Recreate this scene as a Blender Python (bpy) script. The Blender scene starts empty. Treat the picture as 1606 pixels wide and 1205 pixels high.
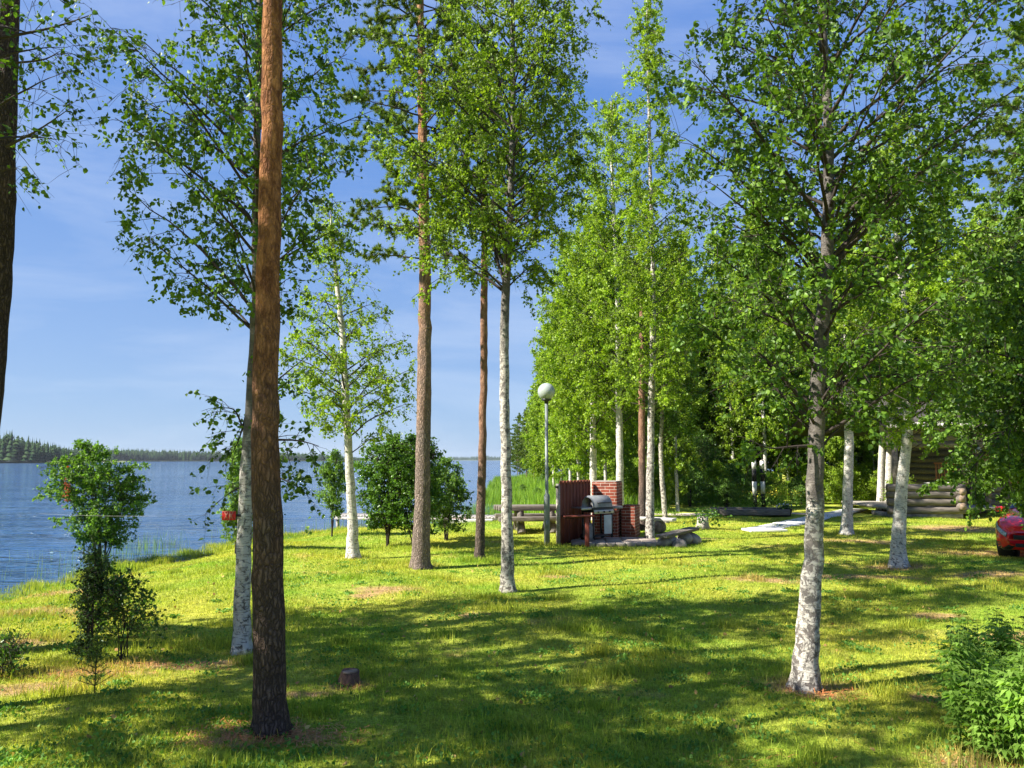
import bpy, math, random
import numpy as np
from mathutils import Vector, Matrix
R = math.radians
C = bpy.context.scene.collection
sc = bpy.context.scene
# ------------------------------------------------------------------ camera and pixel helpers (photo 1606 x 1205)
F = 1206.0; CX = 803.0; CY = 602.5; HZ = 721.5; CAMH = 2.2
TH = math.atan((HZ-CY)/F)
FWD = np.array([0, math.cos(TH), math.sin(TH)]); UP = np.array([0, -math.sin(TH), math.cos(TH)])
CAM = np.array([0, 0, CAMH])
def ray(px, py):
    return FWD + np.array([(px-CX)/F, 0, 0]) - UP*((py-CY)/F)
def at(px, py, Y):
    d = ray(px, py); return CAM + d*(Y/d[1])
WATER = -0.40
SHORE = np.array([(-60,-30),(-30,-8),(-20,4),(-13.5,10.5),(-10.6,14.4),(-9.9,16.4),(-9.7,18.7),(-9.2,21.5),(-8.9,24.5),(-7.9,27.2),(-6.3,28.8),(-2.7,30.6),
 (-0.9,32.6),(-0.2,38),(-0.6,48),(-1.0,66),(-0.5,95),(1.5,118),(10,135),(40,160),(120,200),(400,300),(1200,600)], float)
LAKE = np.vstack([SHORE, [(1200,9000),(-9000,9000),(-9000,-30)]])
def sdist(x, y):
    """signed distance to the lake edge, positive on land"""
    P = np.stack([np.ravel(x), np.ravel(y)], 1).astype(float)
    A = SHORE[:-1]; B = SHORE[1:]; best = np.full(len(P), 1e9)
    for a, b in zip(A, B):
        ab = b-a; t = np.clip(((P-a)@ab)/(ab@ab), 0, 1)
        best = np.minimum(best, np.hypot(*(P-(a+t[:,None]*ab)).T))
    ins = np.zeros(len(P), bool)
    n = len(LAKE)
    for i in range(n):
        x0, y0 = LAKE[i]; x1, y1 = LAKE[(i+1) % n]
        c = (y0 > P[:,1]) != (y1 > P[:,1])
        if y1 != y0:
            ins ^= c & (P[:,0] < (x1-x0)*(P[:,1]-y0)/(y1-y0)+x0)
    return np.where(ins, -best, best).reshape(np.shape(x))
def gz(x, y):
    x = np.asarray(x, float); y = np.asarray(y, float)
    s = sdist(x, y)
    s = s + 0.25*np.sin(x*1.9+y*0.7) + 0.18*np.sin(y*2.3-x*0.9)
    k = np.clip((s+0.2)/4.2, 0, 1); k = k*k*(3-2*k)
    z = -0.48 + 0.48*k
    z = np.where(s < -0.2, -0.48 + np.maximum(s+0.2, -30)*0.12, z)
    z = z + k*(0.035*np.sin(x*0.9+1.3)*np.sin(y*0.7+0.4) + 0.02*np.sin(x*2.1+y*1.3))
    return z
def gz1(x, y): return float(gz(np.array([x]), np.array([y]))[0])
def ground(px, py):
    d = ray(px, py); z = 0.0
    for _ in range(12):
        t = (z-CAMH)/d[2]; p = CAM+d*t; z = gz1(p[0], p[1])
    return np.array([p[0], p[1], z])

# ------------------------------------------------------------------ mesh helpers
def link(o, parent=None):
    C.objects.link(o)
    if parent is not None: o.parent = parent
    return o
def arr_mesh(name, V, groups, mats, smooth=False):
    """groups: list of (faces array KxN, material index)"""
    me = bpy.data.meshes.new(name)
    V = np.asarray(V, np.float32)
    me.vertices.add(len(V)); me.vertices.foreach_set('co', V.ravel())
    loops = np.concatenate([f.ravel() for f, _ in groups]).astype(np.int32)
    sizes = np.concatenate([np.full(len(f), f.shape[1]) for f, _ in groups])
    mi = np.concatenate([np.full(len(f), m) for f, m in groups]).astype(np.int32)
    me.loops.add(len(loops)); me.loops.foreach_set('vertex_index', loops)
    me.polygons.add(len(sizes))
    me.polygons.foreach_set('loop_start', np.concatenate([[0], np.cumsum(sizes)[:-1]]).astype(np.int32))
    me.polygons.foreach_set('material_index', mi)
    if smooth is True: me.polygons.foreach_set('use_smooth', np.ones(len(sizes), bool))
    elif smooth is not False: me.polygons.foreach_set('use_smooth', np.isin(mi, smooth))
    for m in mats: me.materials.append(m)
    me.update(calc_edges=True)
    return me
class MB:
    def __init__(s): s.V = []; s.G = {}; s.n = 0
    def add(s, V, faces, mi=0):
        V = np.asarray(V, float); faces = np.asarray(faces, int)
        s.V.append(V); s.G.setdefault((faces.shape[1], mi), []).append(faces+s.n); s.n += len(V); return s
    def box(s, c, size, rz=0, rx=0, ry=0, mi=0, taper=1.0):
        a = np.array([(-1,-1,-1),(1,-1,-1),(1,1,-1),(-1,1,-1),(-1,-1,1),(1,-1,1),(1,1,1),(-1,1,1)], float)*0.5
        a[4:, :2] *= taper
        a = a*np.array(size)
        M = np.array(Matrix.Rotation(rz, 3, 'Z') @ Matrix.Rotation(ry, 3, 'Y') @ Matrix.Rotation(rx, 3, 'X'))
        s.add(a@M.T+np.array(c), [(0,3,2,1),(4,5,6,7),(0,1,5,4),(1,2,6,5),(2,3,7,6),(3,0,4,7)], mi); return s
    def tube(s, pts, rad, sides=12, mi=0, cap=True, bump=0, seed=0, dens=None):
        V, Fq = tubes(np.array(pts, float)[None], np.array(rad, float)[None], sides)
        if bump:
            N = len(pts); rs = np.random.RandomState(seed)
            V = V.reshape(N, sides, 3); c = V.mean(1, keepdims=True)
            a = np.arange(sides)/sides*2*np.pi; h = np.arange(N)[:,None]
            m = 1+bump*(np.sin(a*2+h*.31+rs.rand()*6)*.5+np.sin(a*3-h*.53+rs.rand()*6)*.35+rs.randn(N, sides)*.35)
            V = (c+(V-c)*m[..., None]).reshape(-1, 3)
        s.add(V, Fq, mi)
        if cap:
            n = len(pts); b = s.n-n*sides
            for r0, rev in ((0, 1), (n-1, 0)):
                idx = list(range(b+r0*sides, b+r0*sides+sides))
                if rev: idx = idx[::-1]
                s.G.setdefault((sides, mi), []).append(np.array([idx]))
        return s
    def lathe(s, prof, c=(0,0,0), sides=24, mi=0):
        pts = [(c[0], c[1], c[2]+z) for r, z in prof]
        return s.tube(pts, [max(r, 1e-4) for r, z in prof], sides, mi)
    def mesh(s, name, mats, smooth=False):
        if not isinstance(mats, (list, tuple)): mats = [mats]
        return arr_mesh(name, np.concatenate(s.V), [(np.concatenate(f), k[1]) for k, f in s.G.items()], mats, smooth)
    def build(s, name, mats, parent=None, smooth=False, bevel=0, loc=None):
        o = bpy.data.objects.new(name, s.mesh(name, mats, smooth)); link(o, parent)
        if loc is not None: o.location = loc
        if bevel:
            b = o.modifiers.new('bevel', 'BEVEL'); b.width = bevel; b.segments = 2; b.limit_method = 'ANGLE'
        return o
def tubes(P, Rd, sides):
    """P (K,N,3), Rd (K,N) -> verts, quads"""
    K, N, _ = P.shape
    T = np.empty_like(P); T[:,1:-1] = P[:,2:]-P[:,:-2]; T[:,0] = P[:,1]-P[:,0]; T[:,-1] = P[:,-1]-P[:,-2]
    T /= np.linalg.norm(T, axis=2, keepdims=True)+1e-9
    m = P[:,-1]-P[:,0]; ref = np.where((np.abs(m[:,0]) > np.abs(m[:,1]))[:,None], [[0,1,0.01]], [[1,0,0.01]])
    ref = np.repeat(ref[:,None,:], N, 1)
    U = np.cross(T, ref); U /= np.linalg.norm(U, axis=2, keepdims=True)+1e-9
    W = np.cross(T, U)
    a = np.arange(sides)/sides*2*np.pi
    V = P[:,:,None,:]+Rd[:,:,None,None]*(U[:,:,None,:]*np.cos(a)[:,None]+W[:,:,None,:]*np.sin(a)[:,None])
    i = np.arange(N-1)[:,None]*sides; j = np.arange(sides)[None]; j2 = (j+1) % sides
    q = np.stack([i+j, i+j2, i+j2+sides, i+j+sides], -1).reshape(-1, 4)
    q = (q[None]+(np.arange(K)*N*sides)[:,None,None]).reshape(-1, 4)
    return V.reshape(-1, 3), q
def empty(name, loc=(0,0,0), rz=0, rx=0):
    o = bpy.data.objects.new(name, None); o.empty_display_size = .2; link(o)
    o.location = Vector([float(v) for v in loc]); o.rotation_euler = (rx, 0, rz); return o
def tag(o, label=None, cat=None, group=None, kind=None):
    for k, v in (('label', label), ('category', cat), ('group', group), ('kind', kind)):
        if v: o[k] = v
    return o
def copy_tree(o, parent=None):
    c = o.copy(); C.objects.link(c); c.parent = parent
    for ch in [x for x in o.children]: copy_tree(ch, c)
    return c

# ------------------------------------------------------------------ materials
def newmat(name):
    m = bpy.data.materials.new(name); m.use_nodes = True
    nt = m.node_tree; nt.nodes.clear()
    return m, nt, nt.nodes.new('ShaderNodeOutputMaterial')
class NT:
    """tiny node-tree writer"""
    def __init__(s, nt): s.nt = nt
    def n(s, t, **kw):
        nd = s.nt.nodes.new(t); ins = kw.pop('ins', {})
        for k, v in kw.items(): setattr(nd, k, v)
        for k, v in ins.items(): s.set(nd.inputs[k], v)
        return nd
    def set(s, sock, v):
        if isinstance(v, bpy.types.NodeSocket): s.nt.links.new(v, sock)
        else:
            if isinstance(v, (tuple, list)) and len(v) == 3 and sock.type == 'RGBA': v = (*v, 1)
            sock.default_value = v
    def co(s, scale=(1,1,1), which='Object'):
        t = s.n('ShaderNodeTexCoord'); m = s.n('ShaderNodeMapping', ins={'Vector': t.outputs[which], 'Scale': scale}); return m.outputs[0]
    def noise(s, vec, scale, detail=4, rough=.55, dist=0):
        return s.n('ShaderNodeTexNoise', ins={'Vector': vec, 'Scale': scale, 'Detail': detail, 'Roughness': rough, 'Distortion': dist}).outputs[0]
    def vor(s, vec, scale, feature='F1', out=0):
        return s.n('ShaderNodeTexVoronoi', feature=feature, ins={'Vector': vec, 'Scale': scale}).outputs[out]
    def ramp(s, fac, stops, interp='LINEAR'):
        r = s.n('ShaderNodeValToRGB', ins={'Fac': fac}); cr = r.color_ramp; cr.interpolation = interp
        while len(cr.elements) < len(stops): cr.elements.new(.5)
        for e, (p, c) in zip(cr.elements, stops):
            e.position = p; e.color = (*c, 1) if isinstance(c, (tuple, list)) else (c, c, c, 1)
        return r.outputs[0]
    def mix(s, f, a, b, bt='MIX'):
        return_ = s.n('ShaderNodeMix', data_type='RGBA', blend_type=bt)
        s.set(return_.inputs['Factor'], f); s.set(return_.inputs[6], a); s.set(return_.inputs[7], b); return return_.outputs[2]
    def math(s, op, a, b=0.0, clamp=False):
        m = s.n('ShaderNodeMath', operation=op, use_clamp=clamp); s.set(m.inputs[0], a); s.set(m.inputs[1], b); return m.outputs[0]
    def bump(s, h, strength=.4, dist=.02, normal=None):
        b = s.n('ShaderNodeBump', ins={'Height': h, 'Strength': strength, 'Distance': dist})
        if normal is not None: s.set(b.inputs['Normal'], normal)
        return b.outputs[0]
    def bsdf(s, col, rough=.8, normal=None, spec=.3, metal=0, **kw):
        p = s.n('ShaderNodeBsdfPrincipled'); s.set(p.inputs['Base Color'], col); s.set(p.inputs['Roughness'], rough)
        s.set(p.inputs['Specular IOR Level'], spec); s.set(p.inputs['Metallic'], metal)
        if normal is not None: s.set(p.inputs['Normal'], normal)
        for k, v in kw.items(): s.set(p.inputs[k.replace('_', ' ')], v)
        return p.outputs[0]
def leafmat(name, cols, trans=.42, tcol=None, rough=.48, spec=.30):
    m, nt, out = newmat(name); q = NT(nt)
    g = q.n('ShaderNodeNewGeometry'); rnd = g.outputs['Random Per Island']
    c = q.ramp(rnd, [(i/(len(cols)-1), x) for i, x in enumerate(cols)])
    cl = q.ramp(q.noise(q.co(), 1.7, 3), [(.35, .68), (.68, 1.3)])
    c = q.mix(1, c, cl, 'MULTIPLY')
    b = q.bsdf(c, rough, spec=spec)
    tc = q.mix(1, c, tcol or (1.5, 1.55, .55), 'MULTIPLY')
    t = q.n('ShaderNodeBsdfTranslucent', ins={'Color': tc})
    mx = q.n('ShaderNodeMixShader', ins={'Fac': trans}); nt.links.new(b, mx.inputs[1]); nt.links.new(t.outputs[0], mx.inputs[2])
    nt.links.new(mx.outputs[0], out.inputs[0]); return m
M = {}
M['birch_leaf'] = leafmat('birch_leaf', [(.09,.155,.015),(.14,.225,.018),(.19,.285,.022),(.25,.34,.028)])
M['birch_leaf_dark'] = leafmat('birch_leaf_dark', [(.045,.10,.014),(.075,.15,.018),(.11,.20,.02),(.16,.27,.024)], trans=.32)  # darker copy of the birch leaf, shade in the crowns put into its colour
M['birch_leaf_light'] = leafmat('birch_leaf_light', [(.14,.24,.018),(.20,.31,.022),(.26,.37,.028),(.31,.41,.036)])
M['bush_leaf'] = leafmat('bush_leaf', [(.045,.11,.02),(.075,.16,.025),(.11,.22,.03),(.15,.27,.035)], trans=.35, rough=.35)
M['bush_mix'] = leafmat('bush_mix', [(.06,.14,.02),(.10,.2,.025),(.14,.27,.03),(.19,.33,.035)])
M['clover'] = leafmat('clover', [(.09,.2,.03),(.13,.27,.04),(.18,.33,.06)], trans=.25, rough=.6, spec=.2)
M['fallen'] = leafmat('fallen', [(.45,.28,.1),(.55,.42,.14),(.3,.14,.06)], trans=.15, rough=.7, spec=.1)
M['willow_leaf'] = leafmat('willow_leaf', [(.09,.18,.035),(.14,.25,.045),(.19,.31,.06)], trans=.4)
M['dead_leaf'] = leafmat('dead_leaf', [(.35,.09,.03),(.5,.17,.06)], trans=.3, tcol=(1.2,.8,.5))
M['needle'] = leafmat('needle', [(.03,.07,.02),(.05,.10,.022),(.085,.13,.03)], trans=.2, rough=.6, spec=.2)
M['needle_light'] = leafmat('needle_light', [(.09,.15,.025),(.14,.21,.03),(.19,.26,.035)], trans=.25)
M['far_needle'] = leafmat('far_needle', [(.02,.045,.02),(.035,.065,.025),(.05,.085,.03)], trans=.02, rough=.9, spec=.03)
M['herb'] = leafmat('herb', [(.15,.27,.04),(.22,.37,.06),(.31,.47,.10)], trans=.4)
M['reed'] = leafmat('reed', [(.10,.2,.03),(.16,.28,.04),(.25,.33,.07)], trans=.4)
M['meadow'] = leafmat('meadow', [(.07,.15,.02),(.12,.22,.03),(.15,.28,.03),(.22,.36,.035),(.28,.40,.05)], trans=.4)
def birch_bark(name, dark=.5, light=(.72,.69,.64), hi=0., dz=None):
    m, nt, out = newmat(name); q = NT(nt)
    v = q.co((1,1,1))
    base = q.mix(q.noise(q.co((3,3,5)), 1.2, 5), light, (light[0]*.62, light[1]*.58, light[2]*.52))
    dash = q.ramp(q.noise(q.co((9,9,70)), 1.0, 3, .6), [(.56, 0), (.62, 1)])
    dash2 = q.ramp(q.noise(q.co((16,16,26)), 1.0, 4, .7, .4), [(.58, 0), (.66, 1)])
    patch = q.ramp(q.noise(q.co((15,15,13)), 1.0, 7, .74, .5), [(.60-.11*dark, 0), (.64-.09*dark, 1)])
    z = q.n('ShaderNodeSeparateXYZ', ins={0: q.n('ShaderNodeTexCoord').outputs['Object']}).outputs[2]
    low = q.ramp(q.math('MULTIPLY', z, .25), [(.0, 1.0), (.25, .75+.25*hi), (1, .55+.45*hi)])
    patch = q.math('MULTIPLY', patch, low)
    f = q.math('MAXIMUM', q.math('MULTIPLY', dash, .75), q.math('MAXIMUM', q.math('MULTIPLY', dash2, .6), patch), True)
    col = q.mix(f, base, q.mix(q.noise(q.co(), 30, 4), (.03,.025,.022), (.16,.135,.12)))
    if dz:  # upper trunk darkened: dark bark patches plus crown shade put into the colour
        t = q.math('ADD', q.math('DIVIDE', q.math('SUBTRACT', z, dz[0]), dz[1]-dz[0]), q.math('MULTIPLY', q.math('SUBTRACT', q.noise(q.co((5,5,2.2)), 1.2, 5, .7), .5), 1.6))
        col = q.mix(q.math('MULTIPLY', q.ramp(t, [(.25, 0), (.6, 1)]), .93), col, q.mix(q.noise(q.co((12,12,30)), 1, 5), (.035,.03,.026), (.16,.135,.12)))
    h = q.math('SUBTRACT', q.noise(q.co((20,20,20)), 1, 5), f)
    nt.links.new(q.bsdf(col, .65, q.bump(h, .7, .012)), out.inputs[0]); return m
M['birch_bark'] = birch_bark('birch_bark', .5)
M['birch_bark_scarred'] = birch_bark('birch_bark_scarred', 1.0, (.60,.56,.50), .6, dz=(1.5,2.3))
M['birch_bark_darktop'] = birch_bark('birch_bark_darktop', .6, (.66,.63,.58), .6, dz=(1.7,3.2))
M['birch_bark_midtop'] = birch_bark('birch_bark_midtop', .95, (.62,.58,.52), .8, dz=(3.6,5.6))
M['birch_bark_rough'] = birch_bark('birch_bark_rough', .95, (.60,.56,.50), .8)
def limb_mat():
    m, nt, out = newmat('dark_limb'); q = NT(nt)
    nt.links.new(q.bsdf(q.mix(q.noise(q.co(), 9, 4), (.025,.018,.015), (.065,.05,.042)), .85), out.inputs[0]); return m
M['limb'] = limb_mat()
def pine_bark(name, z0, z1, low=((.055,.036,.028),(.20,.135,.10)), high=((.13,.05,.022),(.37,.165,.07))):
    m, nt, out = newmat(name); q = NT(nt)
    vv = q.n('ShaderNodeVectorMath', operation='ADD', ins={0: q.co((34,34,9.5))}).outputs[0]
    nz = q.n('ShaderNodeTexNoise', ins={'Vector': q.co(), 'Scale': 11., 'Detail': 5.})
    mad = q.n('ShaderNodeVectorMath', operation='MULTIPLY_ADD', ins={0: nz.outputs[1], 1: (2.2,2.2,2.2), 2: q.co((34,34,9.5))}).outputs[0]
    crack = q.ramp(q.vor(mad, 1.0, 'DISTANCE_TO_EDGE'), [(.0, 0), (.30, 1)])
    cell = q.vor(mad, 1.0, 'F1', 1)
    fine = q.noise(q.co((30,30,12)), 1.5, 6, .7)
    z = q.n('ShaderNodeSeparateXYZ', ins={0: q.n('ShaderNodeTexCoord').outputs['Object']}).outputs[2]
    hz = q.math('ADD', q.math('DIVIDE', q.math('SUBTRACT', z, z0), z1-z0), q.math('MULTIPLY', q.math('SUBTRACT', q.noise(q.co((3,3,1.2)), 1.3, 4), .5), 1.1))
    up = q.ramp(hz, [(.1, 0), (.9, 1)])
    fl = q.ramp(q.noise(q.co((6,6,3)), 2.0, 5, .7, .8), [(.40, .0), (.66, 1)])
    lowc = q.mix(fine, low[0], low[1])
    hic = q.mix(fl, high[0], high[1])
    col = q.mix(up, lowc, hic)
    gray = q.n('ShaderNodeRGBToBW', ins={0: cell}).outputs[0]
    col = q.mix(1, col, q.ramp(gray, [(0, .75), (1, 1.25)]), 'MULTIPLY')
    cf = q.mix(up, crack, q.ramp(crack, [(0, .55), (1, 1)]))
    col = q.mix(1, col, q.ramp(cf, [(0, .42), (1, 1.1)]), 'MULTIPLY')
    h = q.math('ADD', cf, q.math('MULTIPLY', fine, .5))
    nt.links.new(q.bsdf(col, .9, q.bump(h, .9, .02), spec=.15), out.inputs[0]); return m
M['pine_bark_near'] = pine_bark('pine_bark_near', .8, 4.4)
M['pine_bark_dark'] = pine_bark('pine_bark_dark', 5., 16., ((.05,.034,.032),(.14,.10,.095)), ((.11,.05,.03),(.24,.12,.06)))
M['pine_bark'] = pine_bark('pine_bark', 1.5, 9.0, ((.16,.12,.10),(.40,.31,.26)), ((.2,.09,.045),(.5,.27,.15)))
M['pine_bark_red'] = pine_bark('pine_bark_red', .4, 3.5, ((.08,.06,.05),(.24,.18,.15)), ((.16,.08,.05),(.36,.21,.14)))
def simple(name, c1, c2=None, rough=.8, scale=8, spec=.3, metal=0, bump=.2, stretch=(1,1,1), which='Object', detail=5, **kw):
    m, nt, out = newmat(name); q = NT(nt); c2 = c2 or tuple(x*.75 for x in c1)
    f = q.noise(q.co(stretch, which), scale, detail, .6)
    f2 = q.ramp(f, [(.35, 0), (.65, 1)])
    nm = q.bump(f, bump, .01) if bump else None
    nt.links.new(q.bsdf(q.mix(f2, c2, c1), rough, nm, spec, metal, **kw), out.inputs[0]); return m
M['old_wood'] = simple('weathered_wood', (.42,.38,.33), (.20,.175,.15), .85, 3, stretch=(2,14,14), bump=.5)
M['log_wood'] = simple('old_log', (.22,.19,.16), (.08,.066,.055), .85, 3, stretch=(1.2,9,9), bump=.6)
M['end_grain'] = simple('end_grain', (.34,.25,.18), (.15,.10,.07), .85, 12)
M['pale_plank'] = simple('pale_plank', (.62,.59,.55), (.42,.39,.36), .8, 3, stretch=(2,14,14), bump=.3)
M['pier'] = simple('pier_wood', (.42,.39,.37), (.25,.22,.21), .8, 3, stretch=(2,10,10))
M['red_plank'] = simple('red_stained_plank', (.22,.055,.03), (.11,.03,.018), .75, 4, stretch=(9,9,1.2), bump=.35)
M['red_wood'] = simple('red_brown_post', (.22,.05,.035), (.12,.03,.02), .7, 5, stretch=(9,9,1.2))
M['dark_edge'] = simple('dark_board', (.045,.04,.038), (.02,.018,.017), .8, 6)
M['red_bark'] = simple('rotting_bark', (.17,.09,.06), (.05,.032,.025), .9, 9, stretch=(3,3,1), bump=.8)
M['stone'] = simple('field_stone', (.36,.31,.27), (.18,.15,.13), .9, 5, bump=.6)
M['slab'] = simple('paving_slab', (.36,.30,.26), (.2,.16,.14), .9, 4, bump=.4)
M['post_metal'] = simple('painted_grey_metal', (.20,.225,.22), (.14,.16,.16), .5, 6, spec=.5, bump=.05)
M['black_metal'] = simple('black_metal', (.02,.02,.022), (.012,.012,.013), .45, 8, spec=.5, bump=0)
M['grill_metal'] = simple('brushed_hood', (.42,.43,.44), (.3,.31,.32), .35, 5, metal=.75, stretch=(1,1,12), bump=.05)
M['grill_grey'] = simple('grey_enamel', (.22,.23,.25), (.15,.155,.17), .4, 6, spec=.5, bump=.03)
M['hood_end'] = simple('hood_end', (.55,.55,.55), (.42,.42,.42), .5, 9, bump=.02)
M['grill_panel'] = simple('pale_panel', (.5,.55,.56), (.4,.44,.45), .45, 5, bump=.02)
M['gas'] = simple('gas_bottle_paint', (.30,.29,.29), (.2,.16,.15), .5, 7, bump=.05)
M['white_paint'] = simple('white_paint', (.72,.72,.68), (.6,.6,.55), .6, 9, bump=.1)
M['black_paint'] = simple('black_paint', (.025,.025,.025), (.012,.012,.012), .6, 9, bump=.1)
M['globe'] = simple('opal_globe', (.42,.46,.44), (.36,.40,.38), .25, 3, spec=.6, bump=0, Transmission_Weight=.15)
M['sign_red'] = simple('sign_red', (.62,.025,.02), (.45,.015,.015), .5, 20, bump=.02)
M['sign_pale'] = simple('sign_pale', (.6,.25,.15), (.5,.15,.1), .5, 20, bump=.02)
M['rope'] = simple('pale_rope', (.35,.35,.34), (.25,.25,.24), .8, 60, bump=.1)
M['terracotta'] = simple('dark_pot', (.06,.045,.04), (.035,.027,.025), .8, 9)
M['flower'] = leafmat('flower', [(.7,.7,.75),(.55,.6,.7)], trans=.3, tcol=(1,1,1))
M['yellow_flower'] = leafmat('yellow_flower', [(.6,.5,.04),(.7,.6,.08)], trans=.3, tcol=(1,1,.5))
M['car_red'] = simple('red_car_paint', (.78,.010,.016), (.75,.009,.015), .22, 2, spec=.6, bump=0, Coat_Weight=.8)
M['car_black'] = simple('black_plastic', (.015,.015,.017), (.01,.01,.011), .5, 20, bump=.05)
M['car_glass'] = simple('dark_car_glass', (.01,.013,.015), (.008,.01,.012), .06, 2, spec=.8, bump=0)
M['chrome'] = simple('reflector', (.75,.77,.8), (.35,.37,.4), .12, 30, metal=.9, bump=.6)
M['lamp_glass'] = simple('headlamp_glass', (.5,.55,.6), (.12,.14,.17), .05, 26, spec=.9, bump=.3, Coat_Weight=1.)
M['tyre'] = simple('tyre_rubber', (.02,.02,.02), (.012,.012,.012), .85, 30)
M['roof'] = simple('bitumen_roof', (.11,.098,.088), (.065,.058,.05), .9, 14, bump=.5)
M['barge'] = simple('barge_board', (.42,.40,.38), (.3,.28,.26), .8, 6)
M['cabin_log'] = simple('cabin_log', (.22,.185,.16), (.09,.075,.065), .85, 2.2, stretch=(1,10,10), bump=.6)
M['orange_wood'] = simple('varnished_wood', (.5,.22,.09), (.34,.13,.05), .6, 5, stretch=(8,8,1.5))
M['window_glass'] = simple('window_glass', (.02,.025,.03), (.015,.02,.02), .05, 2, spec=.8, bump=0)
M['curtain'] = simple('curtain', (.6,.62,.62), (.5,.5,.5), .8, 6)
M['needle_litter'] = leafmat('needle_litter', [(.35,.10,.03),(.55,.19,.06),(.65,.32,.14)], trans=.1, tcol=(1,.8,.6))
def brick():
    m, nt, out = newmat('red_brick'); q = NT(nt)
    t = q.n('ShaderNodeTexCoord').outputs['Object']; s = q.n('ShaderNodeSeparateXYZ', ins={0: t})
    x = q.math('ADD', s.outputs[0], s.outputs[1])
    v = q.n('ShaderNodeCombineXYZ', ins={0: x, 1: s.outputs[2], 2: 0.0}).outputs[0]
    b = q.n('ShaderNodeTexBrick', offset=.5, ins={'Vector': v, 'Color1': (.33,.075,.04,1), 'Color2': (.19,.045,.026,1), 'Mortar': (.52,.40,.33,1), 'Scale': 1.0,
        'Mortar Size': .007, 'Mortar Smooth': .2, 'Bias': 0., 'Brick Width': .26, 'Row Height': .085})
    c = q.mix(1, b.outputs[0], q.ramp(q.noise(q.co(), 5, 6, .7), [(.3,.5),(.7,1.2)]), 'MULTIPLY')
    nt.links.new(q.bsdf(c, .85, q.bump(q.math('SUBTRACT', 1., b.outputs[1]), .5, .01)), out.inputs[0]); return m
M['brick'] = brick()
# spots of needles / bare earth on the lawn (world x, y, radius x, radius y)
SPOTS = []
def spot(px, py, rx, ry=None):
    p = ground(px, py); SPOTS.append((float(p[0]), float(p[1]), rx, ry or rx))
for a in [(430,1155,.45,.28),(350,1165,.3,.12),(600,925,.75,.45),(570,935,.3),(1262,1078,.55,.4),(1290,1090,.25,.2),(1410,890,.9,.5),(1370,905,1.3,.45),(1470,965,.5,.3),(1560,900,1.2,.5),
          (1500,830,2.2,1.4),(1350,850,1.6,.8),(1200,910,1.0,.5),(120,1055,.9,.22),(250,1045,.8,.2),(40,1080,.9,.25),(330,1040,.5,.2),(1545,1195,.6,.3),(548,1075,.3,.2),
          (60,960,1.3,.5),(90,930,1.2,.5),(1550,870,2.0,1.0),(740,965,.25),(1450,1095,.2),(880,905,.5,.3),(480,1090,.35,.12),(1590,1000,.7,.4),(1300,905,.8,.4),(1110,845,.6,.3),(20,1010,.8,.3)]: spot(*a)
def lawn_color(q):
    v = q.co()
    big = q.ramp(q.noise(v, .32, 4, .6), [(.38, 0), (.62, 1)])
    mid = q.ramp(q.noise(v, 1.4, 5, .65), [(.36, 0), (.64, 1)])
    fine = q.mix(1, q.ramp(q.noise(q.co((1,1,1)), 26, 4, .7), [(.3, .5), (.7, 1.4)]), q.ramp(q.noise(v, 5.5, 5, .7), [(.32, .66), (.68, 1.3)]), 'MULTIPLY')
    c = q.mix(big, (.215,.345,.03), (.41,.41,.05))
    c = q.mix(q.math('MULTIPLY', mid, .45), c, (.44,.43,.08))
    dry = q.ramp(q.noise(v, .75, 6, .68, .3), [(.57, 0), (.69, 1)])
    c = q.mix(q.math('MULTIPLY', dry, .8), c, (.50,.38,.13))
    # earth and needle spots
    s = q.n('ShaderNodeSeparateXYZ', ins={0: v}); X, Y = s.outputs[0], s.outputs[1]
    tot = None
    wob = q.math('MULTIPLY', q.math('SUBTRACT', q.noise(v, 3.5, 5, .7), .5), 1.9)
    for x, y, rx, ry in SPOTS:
        dx = q.math('DIVIDE', q.math('SUBTRACT', X, x), rx); dy = q.math('DIVIDE', q.math('SUBTRACT', Y, y), ry)
        d = q.math('SQRT', q.math('ADD', q.math('MULTIPLY', dx, dx), q.math('MULTIPLY', dy, dy)))
        f = q.math('SUBTRACT', 1.15, d)
        tot = f if tot is None else q.math('MAXIMUM', tot, f)
    f = q.ramp(q.math('ADD', tot, wob), [(.15, 0), (.75, 1)])
    return c, f, fine
def lawn_mat():
    m, nt, out = newmat('lawn'); q = NT(nt)
    c, f, fine = lawn_color(q)
    c = q.mix(q.math('MULTIPLY', f, .85), c, q.mix(q.noise(q.co(), 9, 4), (.26,.12,.05), (.58,.38,.22)))
    c = q.mix(1, c, fine, 'MULTIPLY')
    # lake bed / wet bank colour by height
    z = q.n('ShaderNodeSeparateXYZ', ins={0: q.co()}).outputs[2]
    c = q.mix(q.ramp(q.math('MULTIPLY', z, -1.), [(.36, 0), (.43, 1)]), c, (.10,.08,.05))
    h = q.noise(q.co(), 45, 5, .75)
    nt.links.new(q.bsdf(c, .95, q.bump(h, .9, .03), spec=.1), out.inputs[0]); return m
M['lawn'] = lawn_mat()
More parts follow.
